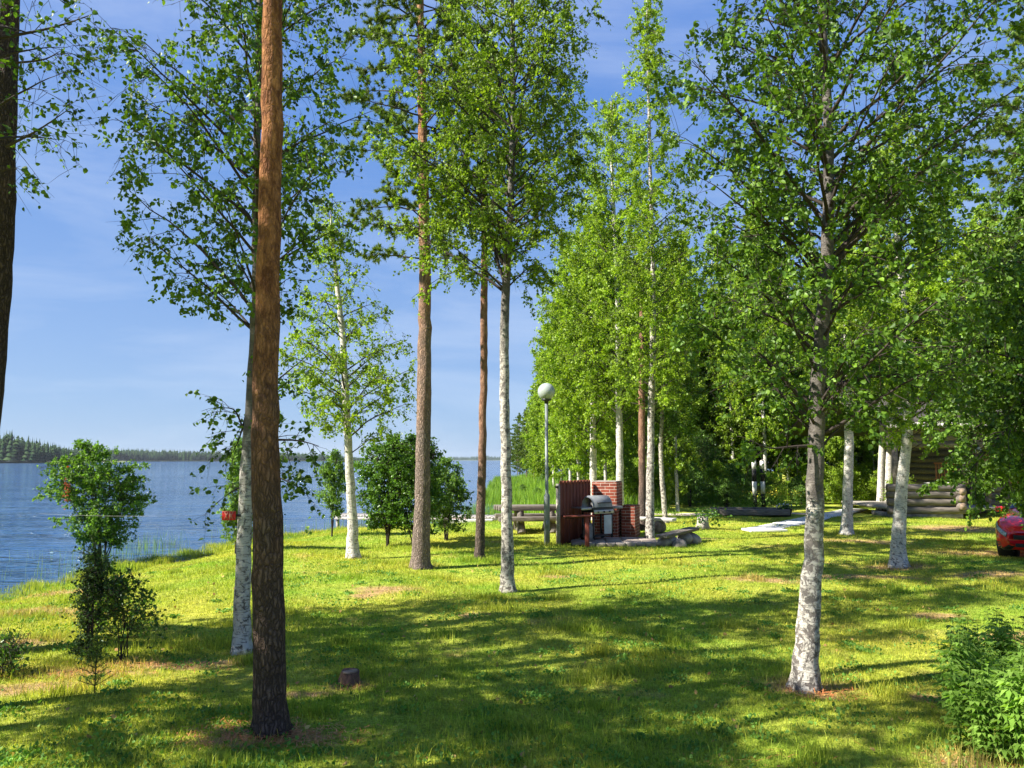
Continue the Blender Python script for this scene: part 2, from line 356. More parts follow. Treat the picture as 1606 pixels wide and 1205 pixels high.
def blade_mat():
    m, nt, out = newmat('grass_blade'); q = NT(nt)
    c, f, fine = lawn_color(q)
    c = q.mix(q.math('MULTIPLY', f, .6), c, (.52,.33,.16))
    rnd = q.n('ShaderNodeNewGeometry').outputs['Random Per Island']
    c = q.mix(.8, c, fine, 'MULTIPLY')
    c = q.mix(1, c, q.ramp(rnd, [(0, (.6,.75,.6)), (.6, (1.05,1.05,1.)), (.93, (1.3,1.25,1.1)), (1, (1.9,1.6,1.6))]), 'MULTIPLY')
    b = q.bsdf(c, .6, spec=.25)
    t = q.n('ShaderNodeBsdfTranslucent', ins={'Color': q.mix(1, c, (1.25,1.3,.7), 'MULTIPLY')})
    mx = q.n('ShaderNodeMixShader', ins={'Fac': .4}); nt.links.new(b, mx.inputs[1]); nt.links.new(t.outputs[0], mx.inputs[2])
    nt.links.new(mx.outputs[0], out.inputs[0]); return m
M['blade'] = blade_mat()
def water_mat():
    m, nt, out = newmat('lake_water'); q = NT(nt)
    big = q.noise(q.co((.10,.34,1)), 1.0, 5, .62, .5)
    mid = q.noise(q.co((.34,1.15,1)), 1.0, 5, .65, .5)
    small = q.noise(q.co((3,7,1)), 1.0, 3, .6)
    step = q.ramp(mid, [(.36, 0), (.46, .15), (.50, .85), (.66, 1)], 'EASE')
    step2 = q.ramp(small, [(.40, 0), (.50, .8), (.65, 1)], 'EASE')
    h = q.math('ADD', q.math('ADD', q.math('MULTIPLY', q.ramp(big, [(.38, 0), (.48, .2), (.52, .8), (.64, 1)], 'EASE'), 1.3), q.math('MULTIPLY', step, .5)), q.math('MULTIPLY', step2, .055))
    b = q.bump(h, 1.0, .22)
    col = q.mix(q.ramp(q.noise(q.co((.02,.09,1)), 1.0, 3), [(.35,0),(.65,1)]), (.015,.06,.15), (.03,.09,.20))
    p = q.bsdf(col, .06, b, spec=.5, IOR=1.33)
    nt.links.new(p, out.inputs[0]); return m
M['water'] = water_mat()

# ------------------------------------------------------------------ foliage
def unit(v): return v/(np.linalg.norm(v, axis=-1, keepdims=True)+1e-9)
def leaf_geo(P, size, rs, down=.5, fold=True, asp=.8, base_dir=None):
    n = len(P)
    D = rs.randn(n, 3); D = unit(D)+np.array([0,0,-down])
    if base_dir is not None: D = D*.7+base_dir
    D = unit(D); N = unit(np.cross(D, rs.randn(n, 3))); W = np.cross(N, D)
    L = (size*(.5+.85*rs.rand(n)))[:,None]; w = L*asp*.5
    if not fold:
        V = np.stack([P, P+D*L*.45+W*w, P+D*L, P+D*L*.45-W*w], 1)
        return V.reshape(-1, 3), (np.arange(n)[:,None]*4+np.arange(4)[None])
    f = N*w*.35
    V = np.stack([P, P+D*L*.28+W*w*.92+f, P+D*L*.66+W*w*.72+f, P+D*L, P+D*L*.66-W*w*.72+f, P+D*L*.28-W*w*.92+f], 1)
    i = np.arange(n)[:,None]*6
    return V.reshape(-1, 3), np.concatenate([i+np.array([[0,1,2,3]]), i+np.array([[0,3,4,5]])])
def curve_pts(p0, p1, p2, n, rs, wig):
    t = np.linspace(0, 1, n)[:,None]
    c = (1-t)**2*p0+2*t*(1-t)*p1+t*t*p2
    L = np.linalg.norm(p2-p0); w = rs.randn(n, 3)*wig*L; w[0] = 0
    return c+np.cumsum(w, 0)*.5
def grow(name, trunk, Y, crown, nlimb, nleaf, leaf, bark, seed, leafmat_, species='birch', fold=True, rise=.75, arch=.12, ysq=.9,
         label='', cat='tree', group=None, limbs=(), gmul=1.0, sides=14, dense=1.0, base=None, droop=.5, metres=False, topr=.006, extra=None, twigr=1.0, gap=0.0, crownname='crown'):
    """trunk: (px,py,width px) traced in the photo at depth Y; crown: (py,left px,right px).  metres=True: trunk (x,z,dia), crown (z,rl,rr)"""
    rs = np.random.RandomState(seed)
    if species == 'birch': nleaf = int(nleaf*3.3); leaf *= .98; nlimb = int(nlimb*1.15); dense *= 1.25
    else: nleaf = int(nleaf*1.9); gmul *= 1.35; leaf *= 1.1
    if metres:
        T = np.array([(a, 0, b) for a, b, w in trunk], float); Rr = np.array([w/2 for a, b, w in trunk], float)
        cr = [(z, rl, rr) for z, rl, rr in crown]; origin = np.zeros(3)
    else:
        pts = [at(a, b, Y) for a, b, w in trunk]; origin = pts[0].copy(); origin[2] = gz1(origin[0], origin[1])-.03
        T = np.array([p-origin for p in pts]); T[0,2] = 0
        Rr = np.array([w/2/F*Y*1.02 for a, b, w in trunk])
        cr = []
        for py, l, r in crown:
            pl, pr = at(l, py, Y)-origin, at(r, py, Y)-origin; z = pl[2]
            tx = np.interp(z, T[:,2], T[:,0]); cr.append((z, max(tx-pl[0], .12), max(pr[0]-tx, .12)))
    cr = np.array(sorted(cr)); order = np.argsort(T[:,2]); T = T[order]; Rr = Rr[order]
    ztop = T[-1,2]
    # smooth refined trunk
    nr = max(10, int((T[-1,2])/.20)); zz = np.linspace(0, 1, nr)**1.25*T[-1,2]
    def sm(col):
        v = np.interp(zz, T[:,2], col); k = max(1, nr//14)
        vp = np.pad(v, k, mode='edge'); return np.convolve(vp, np.ones(2*k+1)/(2*k+1), 'valid')
    tx = sm(T[:,0]); ty = .035*np.sin(zz*.9+seed)*np.minimum(zz, 2)*.8; rr = sm(Rr)
    tx += .006*rs.randn(nr)
    rr = rr*(1+.20*np.exp(-zz/.07)); rr[-1] = topr
    tp = np.stack([tx, ty, zz], 1)
    trunk_at = lambda z: np.array([np.interp(z, zz, tx), np.interp(z, zz, ty), z])
    tr_at = lambda z: float(np.interp(z, zz, rr))
    mb = MB(); mb.tube(tp, rr, sides, 0, bump=.03 if species == 'birch' else .045, seed=seed)
    v0 = mb.V[0]; zr = v0[:,2]; an = np.arctan2(v0[:,1], v0[:,0]-tx[0]); k_ = .32*np.exp(-np.maximum(zr, 0)/.13)*(.45+.55*np.cos(an*5+seed)+.2*np.cos(an*3+seed*2))
    v0[:,0] += (v0[:,0]-tx[0])*k_; v0[:,1] += v0[:,1]*k_
    root_o = None
    big, sub, twig = [], [], []      # curves: (pts, r0, r1)
    z0, z1 = cr[0,0], cr[-1,0]
    zs_ = np.linspace(z0, z1, 60); rad_ = np.interp(zs_, cr[:,0], (cr[:,1]+cr[:,2])/2)
    cdf = np.cumsum(rad_**1.3+.05+.20*rad_.max()); cdf /= cdf[-1]
    specs = []
    for i in range(nlimb):
        zt = float(np.interp((i+rs.rand()*.8)/nlimb, cdf, zs_)); az = i*2.39996+rs.rand()*.6
        c_ = math.cos(az); rl, rrr = np.interp(zt, cr[:,0], cr[:,1]), np.interp(zt, cr[:,0], cr[:,2])
        side = rrr if c_ > 0 else rl; yr = (rl+rrr)/2*ysq
        RR = 1/math.sqrt((c_/side)**2+(math.sin(az)/yr)**2)*(.72+.33*rs.rand())
        if rs.rand() < gap: continue
        zst = zt-RR*rise*(.8+.4*rs.rand()); zst = max(zst, z0-.1*(z1-z0), .25); zst = min(zst, ztop*.985)
        p0 = trunk_at(zst); p2 = trunk_at(min(zt, ztop))+np.array([c_*RR, math.sin(az)*RR, 0]); p2[2] = zt
        p1 = (p0+p2)/2+np.array([0,0,RR*arch])
        specs.append((curve_pts(p0, p1, p2, 8, rs, .02), min(.42*tr_at(zst), .007+.0095*RR)))
    if nlimb and z1 >= ztop*.93:
        for i in range(14):
            zb_ = ztop*(.84+.155*rs.rand()); a_ = i*2.4; l_ = (.18+.30*rs.rand())*(1.6-zb_/ztop)/.75; p0 = trunk_at(zb_)
            p2 = p0+np.array([math.cos(a_)*l_*.55, math.sin(a_)*l_*.55, l_*.8]); specs.append((curve_pts(p0, (p0+p2)/2, p2, 8, rs, .02), .006))
        p0 = trunk_at(ztop*.99); specs.append((curve_pts(p0, p0+np.array([0,0,.15]), p0+np.array([.03,0,.35]), 8, rs, .02), .005))
    for lp in limbs:   # traced limbs (px,py,...)(depth offset) first point on the trunk
        pp = np.array([at(a, b, Y+dy)-origin for a, b, dy in lp]); s = np.linspace(0, 1, len(pp)); t = np.linspace(0, 1, 8)
        pp = np.stack([np.interp(t, s, pp[:,k]) for k in range(3)], 1); pp[1:-1] = (pp[:-2]+2*pp[1:-1]+pp[2:])/4
        L = np.linalg.norm(pp[-1]-pp[0]); specs.append((pp, .009+.011*L))
    leafP, leafW = [], []
    for pts, r0 in specs:
        L = np.linalg.norm(np.diff(pts, axis=0), axis=1).sum()
        big.append((pts, r0))
        ns = int(3+L*4.2*dense)
        for k in range(ns):
            t = .22+.78*(k+rs.rand())/ns; idx = min(t*7, 6.99); i0 = int(idx); p = pts[i0]+(pts[i0+1]-pts[i0])*(idx-i0)
            tan = unit(pts[i0+1]-pts[i0]); d = unit(tan*(.9 if species == 'birch' else .8)+unit(rs.randn(3))*.95+np.array([0,0,.05]))
            SL = (.22+.34*L*(1-t*.75))*(.6+.6*rs.rand()); SL = min(SL, 1.5)
            if species != 'birch': SL *= .8; d[2] = abs(d[2])*.6; d = unit(d)
            e = p+d*SL+np.array([0,0,-droop*.35*SL]); m = p+d*SL*.5+np.array([0,0,.06*SL])
            c = curve_pts(p, m, e, 5, rs, .03); sub.append((c, r0*.35*(1-.5*t)))
            nt_ = int(2+SL*5*dense)
            for j in range(nt_):
                u = .2+.8*(j+rs.rand())/nt_; ix = min(u*4, 3.99); j0 = int(ix); pp = c[j0]+(c[j0+1]-c[j0])*(ix-j0)
                dd = unit(unit(c[-1]-c[0])*.5+unit(rs.randn(3))*.9+np.array([0,0,-droop*.8 if species == 'birch' else .25]))
                TL = (.14+.26*rs.rand()) if species == 'birch' else (.06+.14*rs.rand())
                ee = pp+dd*TL+np.array([0,0,-droop*.25*TL]); twig.append(np.stack([pp, (pp+ee)/2+rs.randn(3)*.01, ee]))
    # one mesh for trunk and limbs
    if big:
        P = np.array([c for c, r in big]); t = np.linspace(0, 1, 8)[None]; rad = np.array([[r] for c, r in big])*(1-.82*t)
        V, q = tubes(P, rad, 6); mb.add(V, q, 1 if species == 'birch' else 1)
        P = np.array([c for c, r in sub]); t = np.linspace(0, 1, 5)[None]; rad = np.maximum(np.array([[r] for c, r in sub])*(1-.7*t), .0022*twigr)
        V, q = tubes(P, rad, 4); mb.add(V, q, 1)
        tw = np.array(twig)
        if twigr > 0:
            sel = tw[rs.rand(len(tw)) < (.75 if fold else .35)]
            V, q = tubes(sel, np.full((len(sel), 3), .0019*twigr)*np.array([1.3, 1, .6]), 3); mb.add(V, q, 1)
    tm = mb.mesh('trunk', [bark, M['limb']], smooth=[0, 1])
    # leaves
    if species == 'birch':
        wt = rs.rand(len(tw))**2.2+.04; k = np.searchsorted(np.cumsum(wt)/wt.sum(), rs.rand(nleaf)).clip(0, len(tw)-1); u = rs.rand(nleaf)**.8; seg = np.minimum((u*2).astype(int), 1); f = (u*2-seg)[:,None]
        P = tw[k, seg]*(1-f)+tw[k, seg+1]*f+rs.randn(nleaf, 3)*leaf*.35
        V, q = leaf_geo(P, leaf, rs, droop, fold)
    else:
        nn = max(6, nleaf//max(1, len(tw))); keep = tw if len(tw)*nn <= nleaf*1.6 else tw[rs.permutation(len(tw))[:int(nleaf/nn)]]
        a, b = keep[:,0], keep[:,2]; K = len(keep)
        t = .15+.85*rs.rand(K, nn, 1); P = (a[:,None]*(1-t)+b[:,None]*t).reshape(-1, 3)
        ax = np.repeat(unit(b-a), nn, 0)
        D = unit(ax*.75+unit(rs.randn(K*nn, 3))*.85+np.array([0,0,.15])); W = unit(np.cross(D, rs.randn(K*nn, 3)))
        L = (leaf*(.7+.5*rs.rand(K*nn)))[:,None]; w = L*.055*gmul
        V = np.stack([P-W*w, P+W*w, P+D*L], 1).reshape(-1, 3); q = np.arange(K*nn*3).reshape(-1, 3)
    cm = arr_mesh('crown', V, [(q, 0)], [leafmat_])
    root = empty(name, origin if base is None else base)
    to = bpy.data.objects.new('trunk', tm); link(to, root); co = bpy.data.objects.new(crownname, cm); link(co, root)
    tag(root, label, cat, group)
    return root
def bush(name, base, h, rx, ry, nleaf, leaf, mat, seed, label, cat='shrub', group=None, stems=7, zlo=.15, fold=True, shape=None, lean=0, stemr=.012):
    """stems fan from the base; leaves on short twigs; shape(z 0..1)->radius factor"""
    rs = np.random.RandomState(seed); mb = MB(); root = empty(name, base)
    shape = shape or (lambda z: math.sin(min(1, max(.02, z*.85+.15))*math.pi)**.6)
    tw = []
    S = []
    for i in range(stems):
        a = i*2.4+rs.rand(); zt = .75+.25*rs.rand() if i else 1.0; k = shape(zt)*rs.rand()**.5*.9 if i else 0
        p2 = np.array([math.cos(a)*rx*k+lean, math.sin(a)*ry*k, h*zt]); p0 = np.array([rs.randn()*.03, rs.randn()*.03, -.03]); p1 = p0*.3+p2*.4+np.array([0,0,h*.15])
        c = curve_pts(p0, p1, p2, 9, rs, .015); S.append(c)
    P = np.array(S); t = np.linspace(0, 1, 9)[None]; V, q = tubes(P, stemr*(1-.8*t)*np.ones((len(S), 1)), 6); mb.add(V, q)
    B = []
    nb = int(40+h*rx*60)
    for i in range(nb):
        s = S[rs.randint(len(S))]; z = zlo+(1-zlo)*rs.rand()**.9; idx = min(z*8, 7.99); j = int(idx); p = s[j]+(s[j+1]-s[j])*(idx-j)
        zz = p[2]/h; a = rs.rand()*6.28; k = shape(min(.99, zz+.05))*(.55+.5*rs.rand())
        e = np.array([math.cos(a)*rx*k+lean*zz, math.sin(a)*ry*k, min(h*1.02, p[2]+.12*h*rs.rand())])
        c = curve_pts(p, (p+e)/2+np.array([0,0,.05*h]), e, 5, rs, .03); B.append(c)
        for m in range(7):
            u = .3+.7*rs.rand(); ix = min(u*4, 3.99); j0 = int(ix); pp = c[j0]+(c[j0+1]-c[j0])*(ix-j0); d = unit(rs.randn(3)+np.array([0,0,.35]))*(.08+.14*rs.rand())
            tw.append(np.stack([pp, pp+d*.5, pp+d]))
    V, q = tubes(np.array(B), stemr*.35*(1-.7*np.linspace(0,1,5)[None])*np.ones((len(B),1)), 4); mb.add(V, q)
    tw = np.array(tw); V, q = tubes(tw, np.full((len(tw),3), .002), 3); mb.add(V, q)
    mb.build('stem', M['limb'], root, smooth=True)
    k = rs.randint(0, len(tw), nleaf); f = rs.rand(nleaf, 1); P = tw[k,0]*(1-f)+tw[k,2]*f+rs.randn(nleaf, 3)*leaf*.3
    V, q = leaf_geo(P, leaf, rs, .15, fold, .72)
    link(bpy.data.objects.new('foliage', arr_mesh('foliage', V, [(q, 0)], [mat])), root)
    return tag(root, label, cat, group)

# ------------------------------------------------------------------ ground, water, far shores
def axis(lim):
    return np.array(sorted(set(lim)))
xs = np.concatenate([-np.geomspace(40, 9000, 26)[::-1], np.arange(-38, 40.1, .45), np.geomspace(42, 1400, 18)])
ys = np.concatenate([[-300,-120,-60], np.arange(-30, 3, 1.5), np.arange(3, 36, .4), np.arange(36, 60, .9), np.geomspace(61, 9000, 50)])
X, Y_ = np.meshgrid(xs, ys); Z = gz(X, Y_)
V = np.stack([X, Y_, Z], -1).reshape(-1, 3); nx, ny = len(xs), len(ys)
i, j = np.meshgrid(np.arange(nx-1), np.arange(ny-1)); a = (j*nx+i).ravel()
g = bpy.data.objects.new('ground', arr_mesh('ground', V, [(np.stack([a, a+1, a+1+nx, a+nx], 1), 0)], [M['lawn']], smooth=True)); link(g)
tag(g, 'sunlit mown lawn sloping down to the lake', None, kind='structure')
w = MB().add([(-9000,-30,WATER),(1400,-30,WATER),(1400,9000,WATER),(-9000,9000,WATER)], [(0,1,2,3)]).build('lake', M['water']); tag(w, 'rippled blue lake water', None, kind='structure')

def far_forest(name, pxs, depth_fn, hts, n, seed, label, shore_h=1.2):
    """belt of conifers along a far shore: jagged small trees built from tiers of ragged boughs"""
    rs = np.random.RandomState(seed); Vs, Fs = [], []; off = 0
    px = np.interp(rs.rand(n), np.linspace(0, 1, len(pxs)), pxs)
    for k in range(n):
        row = rs.rand()**1.3; Yk = depth_fn(px[k])*(1+.10*row)
        x = (px[k]-CX)/F*Yk; h = np.interp(px[k], *hts)*(Yk/depth_fn(px[k]))*(.5+.62*rs.rand()**1.4)
        conif = rs.rand() < .62; tiers = 7; sg = 7
        for t in range(tiers):
            f = t/(tiers-1)
            if conif: r = h*.17*(1-f)**.8+h*.012; z0 = h*(.08+.82*f); dz = h*.16
            else: r = h*.20*math.sin(math.pi*(.12+.8*f))**.7; z0 = h*(.1+.72*f); dz = h*.15
            a = np.arange(sg)/sg*6.283+rs.rand()*6; rr = r*(.65+.6*rs.rand(sg))
            ring = np.stack([x+rr*np.cos(a), Yk+rr*np.sin(a), WATER+.8+z0+rs.randn(sg)*dz*.12], 1)
            top = np.array([[x, Yk, WATER+.8+z0+dz*(1.2 if conif else .7)]])
            Vs.append(np.concatenate([ring, top])); Fs.append(np.stack([np.arange(sg), (np.arange(sg)+1) % sg, np.full(sg, sg)], 1)+off); off += sg+1
    o = bpy.data.objects.new(name, arr_mesh(name, np.concatenate(Vs), [(np.concatenate(Fs), 0)], [M['far_needle']])); link(o)
    tag(o, label, 'forest', kind='stuff')
def strip(name, pxs, dfn, extra, hgt, label, mat):
    P = np.linspace(pxs[0], pxs[-1], 60); Vv = []
    for p in P:
        d = dfn(p); x = (p-CX)/F
        wob = 1+.004*math.sin(p*.15)+.003*math.sin(p*.41)
        Vv += [(x*d*wob, d*wob, WATER-.3), (x*d*(wob+.01), d*(wob+.01), WATER+hgt*.35), (x*d*(1+extra/2), d*(1+extra/2), WATER+hgt), (x*d*(1+extra), d*(1+extra), WATER-.3)]
    n = len(P); q = []
    for k in range(n-1):
        for m in range(3): q.append((k*4+m, k*4+4+m, k*4+5+m, k*4+1+m))
    o = MB().add(Vv, q).build(name, mat, smooth=True); tag(o, label, None, kind='structure')
M['shore'] = simple('far_bank', (.16,.2,.07), (.08,.10,.04), .9, .05)
dl = lambda p: 620+max(0, p-60)*1.2
dm = lambda p: 1250+(p-200)*1.0
dr = lambda p: 3800.
strip('near_headland', (-420, 200), dl, .25, 1.5, 'low wooded headland at the left of the lake', M['shore'])
far_forest('headland_wood', (-400,-60,190), dl, ([-400,0,20,60,100,130,190],[20,23,22,17,13,10,3]), 1500, 5, 'dark conifer wood on the near left headland')
strip('far_shore', (60, 620), dm, .22, 1.5, 'long low far shore across the lake', M['shore'])
far_forest('far_wood', (60, 600), dm, ([60,200,330,430,500,545,600],[18,19,17,17,14,10,2]), 3600, 6, 'long belt of conifers along the far shore')
strip('distant_shore', (420, 1000), dr, .12, 4, 'hazy distant shore on the horizon', M['shore'])
far_forest('distant_wood', (440, 980), dr, ([440,600,740,760,790,980],[12,15,19,26,17,16]), 2600, 7, 'faint distant woodland ridge on the horizon')

# ------------------------------------------------------------------ grass
def blades(name, n, region, hrange, wid, seed, mat, label, cat='grass', keep=None, lean=.5, curved=False):
    rs = np.random.RandomState(seed); x, y = region(n, rs)
    if keep is not None:
        k = keep(x, y, rs); x, y = x[k], y[k]
    n = len(x); z = gz(x, y)
    hd = hrange(x, y, rs) if callable(hrange) else hrange[0]+(hrange[1]-hrange[0])*rs.rand(n)
    a = rs.rand(n)*6.283; l = (rs.randn(n)*lean*hd*.6); a2 = rs.rand(n)*6.283
    wv = wid(x, y) if callable(wid) else np.full(n, wid)
    dx, dy = np.cos(a)*wv, np.sin(a)*wv
    B = np.stack([x, y, z-.01], 1); Wv = np.stack([dx, dy, 0*dx], 1)
    tip = B+np.stack([np.cos(a2)*l, np.sin(a2)*l, hd+.01], 1)
    if curved:
        mid = B+np.stack([np.cos(a2)*l*.3, np.sin(a2)*l*.3, hd*.6], 1)
        V = np.stack([B-Wv, B+Wv, mid+Wv*.7, mid-Wv*.7, tip], 1).reshape(-1, 3); i = np.arange(n)[:,None]*5
        me = arr_mesh(name, V, [(i+np.array([[0,1,2,3]]), 0), (i+np.array([[3,2,4]]), 0)], [mat])
    else:
        V = np.stack([B-Wv, B+Wv, tip], 1).reshape(-1, 3); me = arr_mesh(name, V, [(np.arange(n*3).reshape(-1, 3), 0)], [mat])
    o = link(bpy.data.objects.new(name, me)); tag(o, label, cat, kind='stuff'); return o
def wedge(y0, y1, pw, marg=.74):
    def f(n, rs):
        u = rs.rand(n); y = (y0**pw+(y1**pw-y0**pw)*u)**(1/pw); x = (rs.rand(n)*2-1)*y*marg; return x, y
    return f
land = lambda m=0.3: (lambda x, y, rs: sdist(x, y) > m)
def notbare(x, y, rs):
    k = sdist(x, y) > .3
    for sx, sy, rx, ry in SPOTS:
        k &= (((x-sx)/rx)**2+((y-sy)/ry)**2 > .5) | (rs.rand(len(x)) < .45)
    return k
blades('lawn_grass', 560000, wedge(3.6, 30, .55), lambda x, y, rs: (.018+.036*rs.rand(len(x))**2)*(1+.4*np.sin(x*1.7)*np.sin(y*1.3))*(1+y*.01), lambda x, y: .0018+.00042*y, 1, M['blade'],
       'short mown lawn grass', keep=notbare, lean=1.3)
def tuft_region(spots):
    def f(n, rs):
        k = rs.randint(0, len(spots), n); S = np.array(spots)[k]; return S[:,0]+rs.randn(n)*S[:,2], S[:,1]+rs.randn(n)*S[:,3]
    return f
tp = []
for px, py, r in [(380,1015,.28),(340,1010,.3),(300,1010,.3),(420,1120,.2),(440,1000,.3),(560,1060,.12),(660,890,.3),(640,885,.2),(150,1050,.35),(250,1020,.35),(800,925,.15),(752,880,.2),(735,880,.2),
                  (860,856,.3),(950,862,.5),(1020,866,.3),(1262,1072,.25),(1330,838,.3),(555,875,.25),(610,860,.5),(650,862,.4),(1550,1190,.5),(1600,1185,.4),(1500,1190,.3),(20,1060,.2),
                  (1408,888,.2),(700,1180,.4),(560,1100,.4),(900,1150,.5),(1100,1170,.5),(760,1130,.4),(600,1190,.5),(820,1190,.5)]:
    p = ground(px, py); tp.append((p[0], p[1], r, r*.6))
_t = np.random.RandomState(55)
for _ in range(70):
    yy = 4.5+13*_t.rand(); tp.append(((_t.rand()*2-1)*yy*.7, yy, .08+.16*_t.rand(), .05+.1*_t.rand()))
blades('long_grass', 26000, tuft_region(tp), (.04, .14), lambda x, y: .002+.00025*y, 2, M['blade'], 'longer uncut grass left round trunks and in tufts', lean=.7, curved=True)
_cy = 4.2+13*_t.rand(420)**1.2; _cx = (_t.rand(420)*2-1)*_cy*.72; _k = _t.randint(0, 420, 30000); _rad = (.05+.22*_t.rand(420)**2)[_k]
_x = _cx[_k]+_t.randn(30000)*_rad; _y = _cy[_k]+_t.randn(30000)*_rad; _m = sdist(_x, _y) > .6; _x, _y = _x[_m], _y[_m]
_P = np.column_stack([_x, _y, gz(_x, _y)+.006+.026*_t.rand(len(_x))]); V, q = leaf_geo(_P, .030, _t, -.25, True, .9)
o = link(bpy.data.objects.new('clover', arr_mesh('clover', V, [(q, 0)], [M['clover']]))); tag(o, 'low clover and broad-leaved weeds growing through the lawn', 'ground cover', kind='stuff')
_n = 900; _y = 4.2+16*_t.rand(_n); _x = (_t.rand(_n)*2-1)*_y*.72; _P = np.column_stack([_x, _y, gz(_x, _y)+.03]); V, q = leaf_geo(_P, .045, _t, 0, True, .8)
o = link(bpy.data.objects.new('fallen_leaves', arr_mesh('fallen_leaves', V, [(q, 0)], [M['fallen']]))); tag(o, 'scattered dry fallen leaves on the lawn', 'leaves', kind='stuff')
# bank grass and reeds along the shore
def along(seglo, seghi, spread):
    S = SHORE[seglo:seghi]; L = np.hypot(*np.diff(S, axis=0).T); cum = np.concatenate([[0], np.cumsum(L)])
    def f(n, rs):
        s = rs.rand(n)*cum[-1]; x = np.interp(s, cum, S[:,0]); y = np.interp(s, cum, S[:,1]); o = spread[0]+(spread[1]-spread[0])*rs.rand(n)
        i = np.clip(np.searchsorted(cum, s)-1, 0, len(L)-1); d = np.diff(S, axis=0)[i]/L[i][:,None]; return x+d[:,1]*o, y-d[:,0]*o
    return f
blades('bank_grass', 26000, along(3, 13, (-.3, 1.0)), lambda x, y, rs: (.05+.20*rs.rand(len(x)))*(.6+.5*np.sin(x*2.3+y*1.9)**2), lambda x, y: .0025+.0003*y, 3, M['blade'], 'uncut grass along the lake bank', curved=True, lean=.5)
def patchy(x, y, rs): return (np.sin(x*1.7+y*.6)+np.sin(y*1.9-x*.5)+.8*np.sin(x*.7-y*3.1) > .35+rs.randn(len(x))*.5)
blades('reeds', 4500, along(3, 14, (-3.6, .1)), lambda x, y, rs: .25+.6*rs.rand(len(x)), lambda x, y: .002+.00016*y, 4, M['reed'], 'thin reeds standing in the shallow water', cat='reeds', keep=patchy, curved=True, lean=.28)
blades('marsh_reeds', 60000, lambda n, rs: (rs.rand(n)*9-2.2, 34+rs.rand(n)*66), lambda x, y, rs: (.25+.75*rs.rand(len(x)))*(.8+.35*np.sin(x*1.1+y*.31)), lambda x, y: .004+.0002*y, 8, M['meadow'],
       'bright green reedy marsh beside the bay', cat='reeds', curved=True, lean=.4, keep=lambda x, y, rs: (x < .12*y+.5) & (np.sin(x*2.1+y*.9)+np.sin(y*.55-x*1.3)+rs.randn(len(x))*.9 > -.9))
blades('meadow_grass', 110000, lambda n, rs: (rs.rand(n)*46-.0, 31.5+rs.rand(n)*22), lambda x, y, rs: (.35+.7*rs.rand(len(x)))*np.clip((y-30+2*np.sin(x*.6))/7, .15, 1), lambda x, y: .003+.0002*y, 9, M['meadow'],
       'tall bright meadow growth at the edge of the wood', curved=True, lean=.5, keep=lambda x, y, rs: (sdist(x, y) > .5) & (x > .05*y) & ((y > 37.5) | (x < 7)) & ~((y < 43) & (x > 13.5)))

# ------------------------------------------------------------------ the traced trees
def dep(py): return F*CAMH/(py-HZ)*1.0
G_B, G_P = 'birches standing on the lawn', 'pines standing on the lawn'
grow('pine_tree', [(425,1136,50),(424,1000,47),(421,800,42),(419,600,39),(420,400,36),(423,200,33),(427,0,30),(430,-300,26),(436,-700,20),(440,-1100,10)], 6.5,
     [(-420,380,520),(-560,300,590),(-800,310,580),(-1000,370,520),(-1120,410,470)], 26, 26000, .075, M['pine_bark_near'], 3, M['needle'], 'pine', rise=.15, arch=.1, sides=28, gmul=1.4,
     label='nearest tall pine with dark plated bark turning orange higher up, in the left foreground', group=G_P)
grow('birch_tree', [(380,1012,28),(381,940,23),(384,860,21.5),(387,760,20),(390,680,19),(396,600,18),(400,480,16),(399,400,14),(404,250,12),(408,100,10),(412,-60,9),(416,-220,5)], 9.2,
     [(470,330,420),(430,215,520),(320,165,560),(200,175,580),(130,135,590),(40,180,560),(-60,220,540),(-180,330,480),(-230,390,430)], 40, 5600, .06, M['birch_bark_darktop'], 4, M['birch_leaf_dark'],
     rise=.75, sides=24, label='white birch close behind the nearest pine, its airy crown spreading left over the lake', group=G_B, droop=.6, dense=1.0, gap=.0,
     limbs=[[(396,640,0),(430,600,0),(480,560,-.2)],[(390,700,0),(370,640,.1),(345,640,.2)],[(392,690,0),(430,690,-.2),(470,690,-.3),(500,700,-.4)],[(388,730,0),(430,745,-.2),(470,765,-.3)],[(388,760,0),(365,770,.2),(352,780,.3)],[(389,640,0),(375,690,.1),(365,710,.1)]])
grow('birch_tree', [(555,874,21),(552,820,15),(549,740,13),(546,680,12),(542,600,11),(537,520,9),(528,450,7.5),(522,390,5),(517,330,2)], 17.6,
     [(680,540,600),(650,480,655),(600,440,652),(540,430,640),(480,450,620),(420,465,570),(370,480,550),(335,505,530)], 34, 5200, .058, M['birch_bark'], 8, M['birch_leaf_light'],
     rise=.55, label='slender young birch with an open crown between the nearest pine and the lake', group=G_B, sides=16, twigr=1.4)
grow('pine_tree', [(660,890,31),(661,850,25),(664,700,22.5),(666,550,21),(666,430,19),(665,300,16),(662,100,13),(657,-50,10),(655,-220,4)], 16.,
     [(400,560,740),(330,535,770),(230,550,790),(100,520,800),(0,510,790),(-120,560,760),(-220,630,690)], 70, 95000, .085, M['pine_bark'], 9, M['needle_light'], 'pine', rise=.12, arch=.08, gmul=1.5,
     label='straight pine with pale pinkish bark standing mid lawn, left of the thin red pine', group=G_P, sides=18)
grow('pine_tree', [(752,879,16),(754,800,13),(757,700,12),(759,500,11),(760,350,10),(761,200,7.5),(762,80,4)], 17.2,
     [(350,720,800),(300,690,850),(230,680,860),(150,700,830),(90,735,790)], 30, 26000, .08, M['pine_bark_red'], 10, M['needle'], 'pine', rise=.1, arch=.08, gmul=1.5,
     label='thin reddish pine standing just left of the forked birch', group=G_P, sides=14)
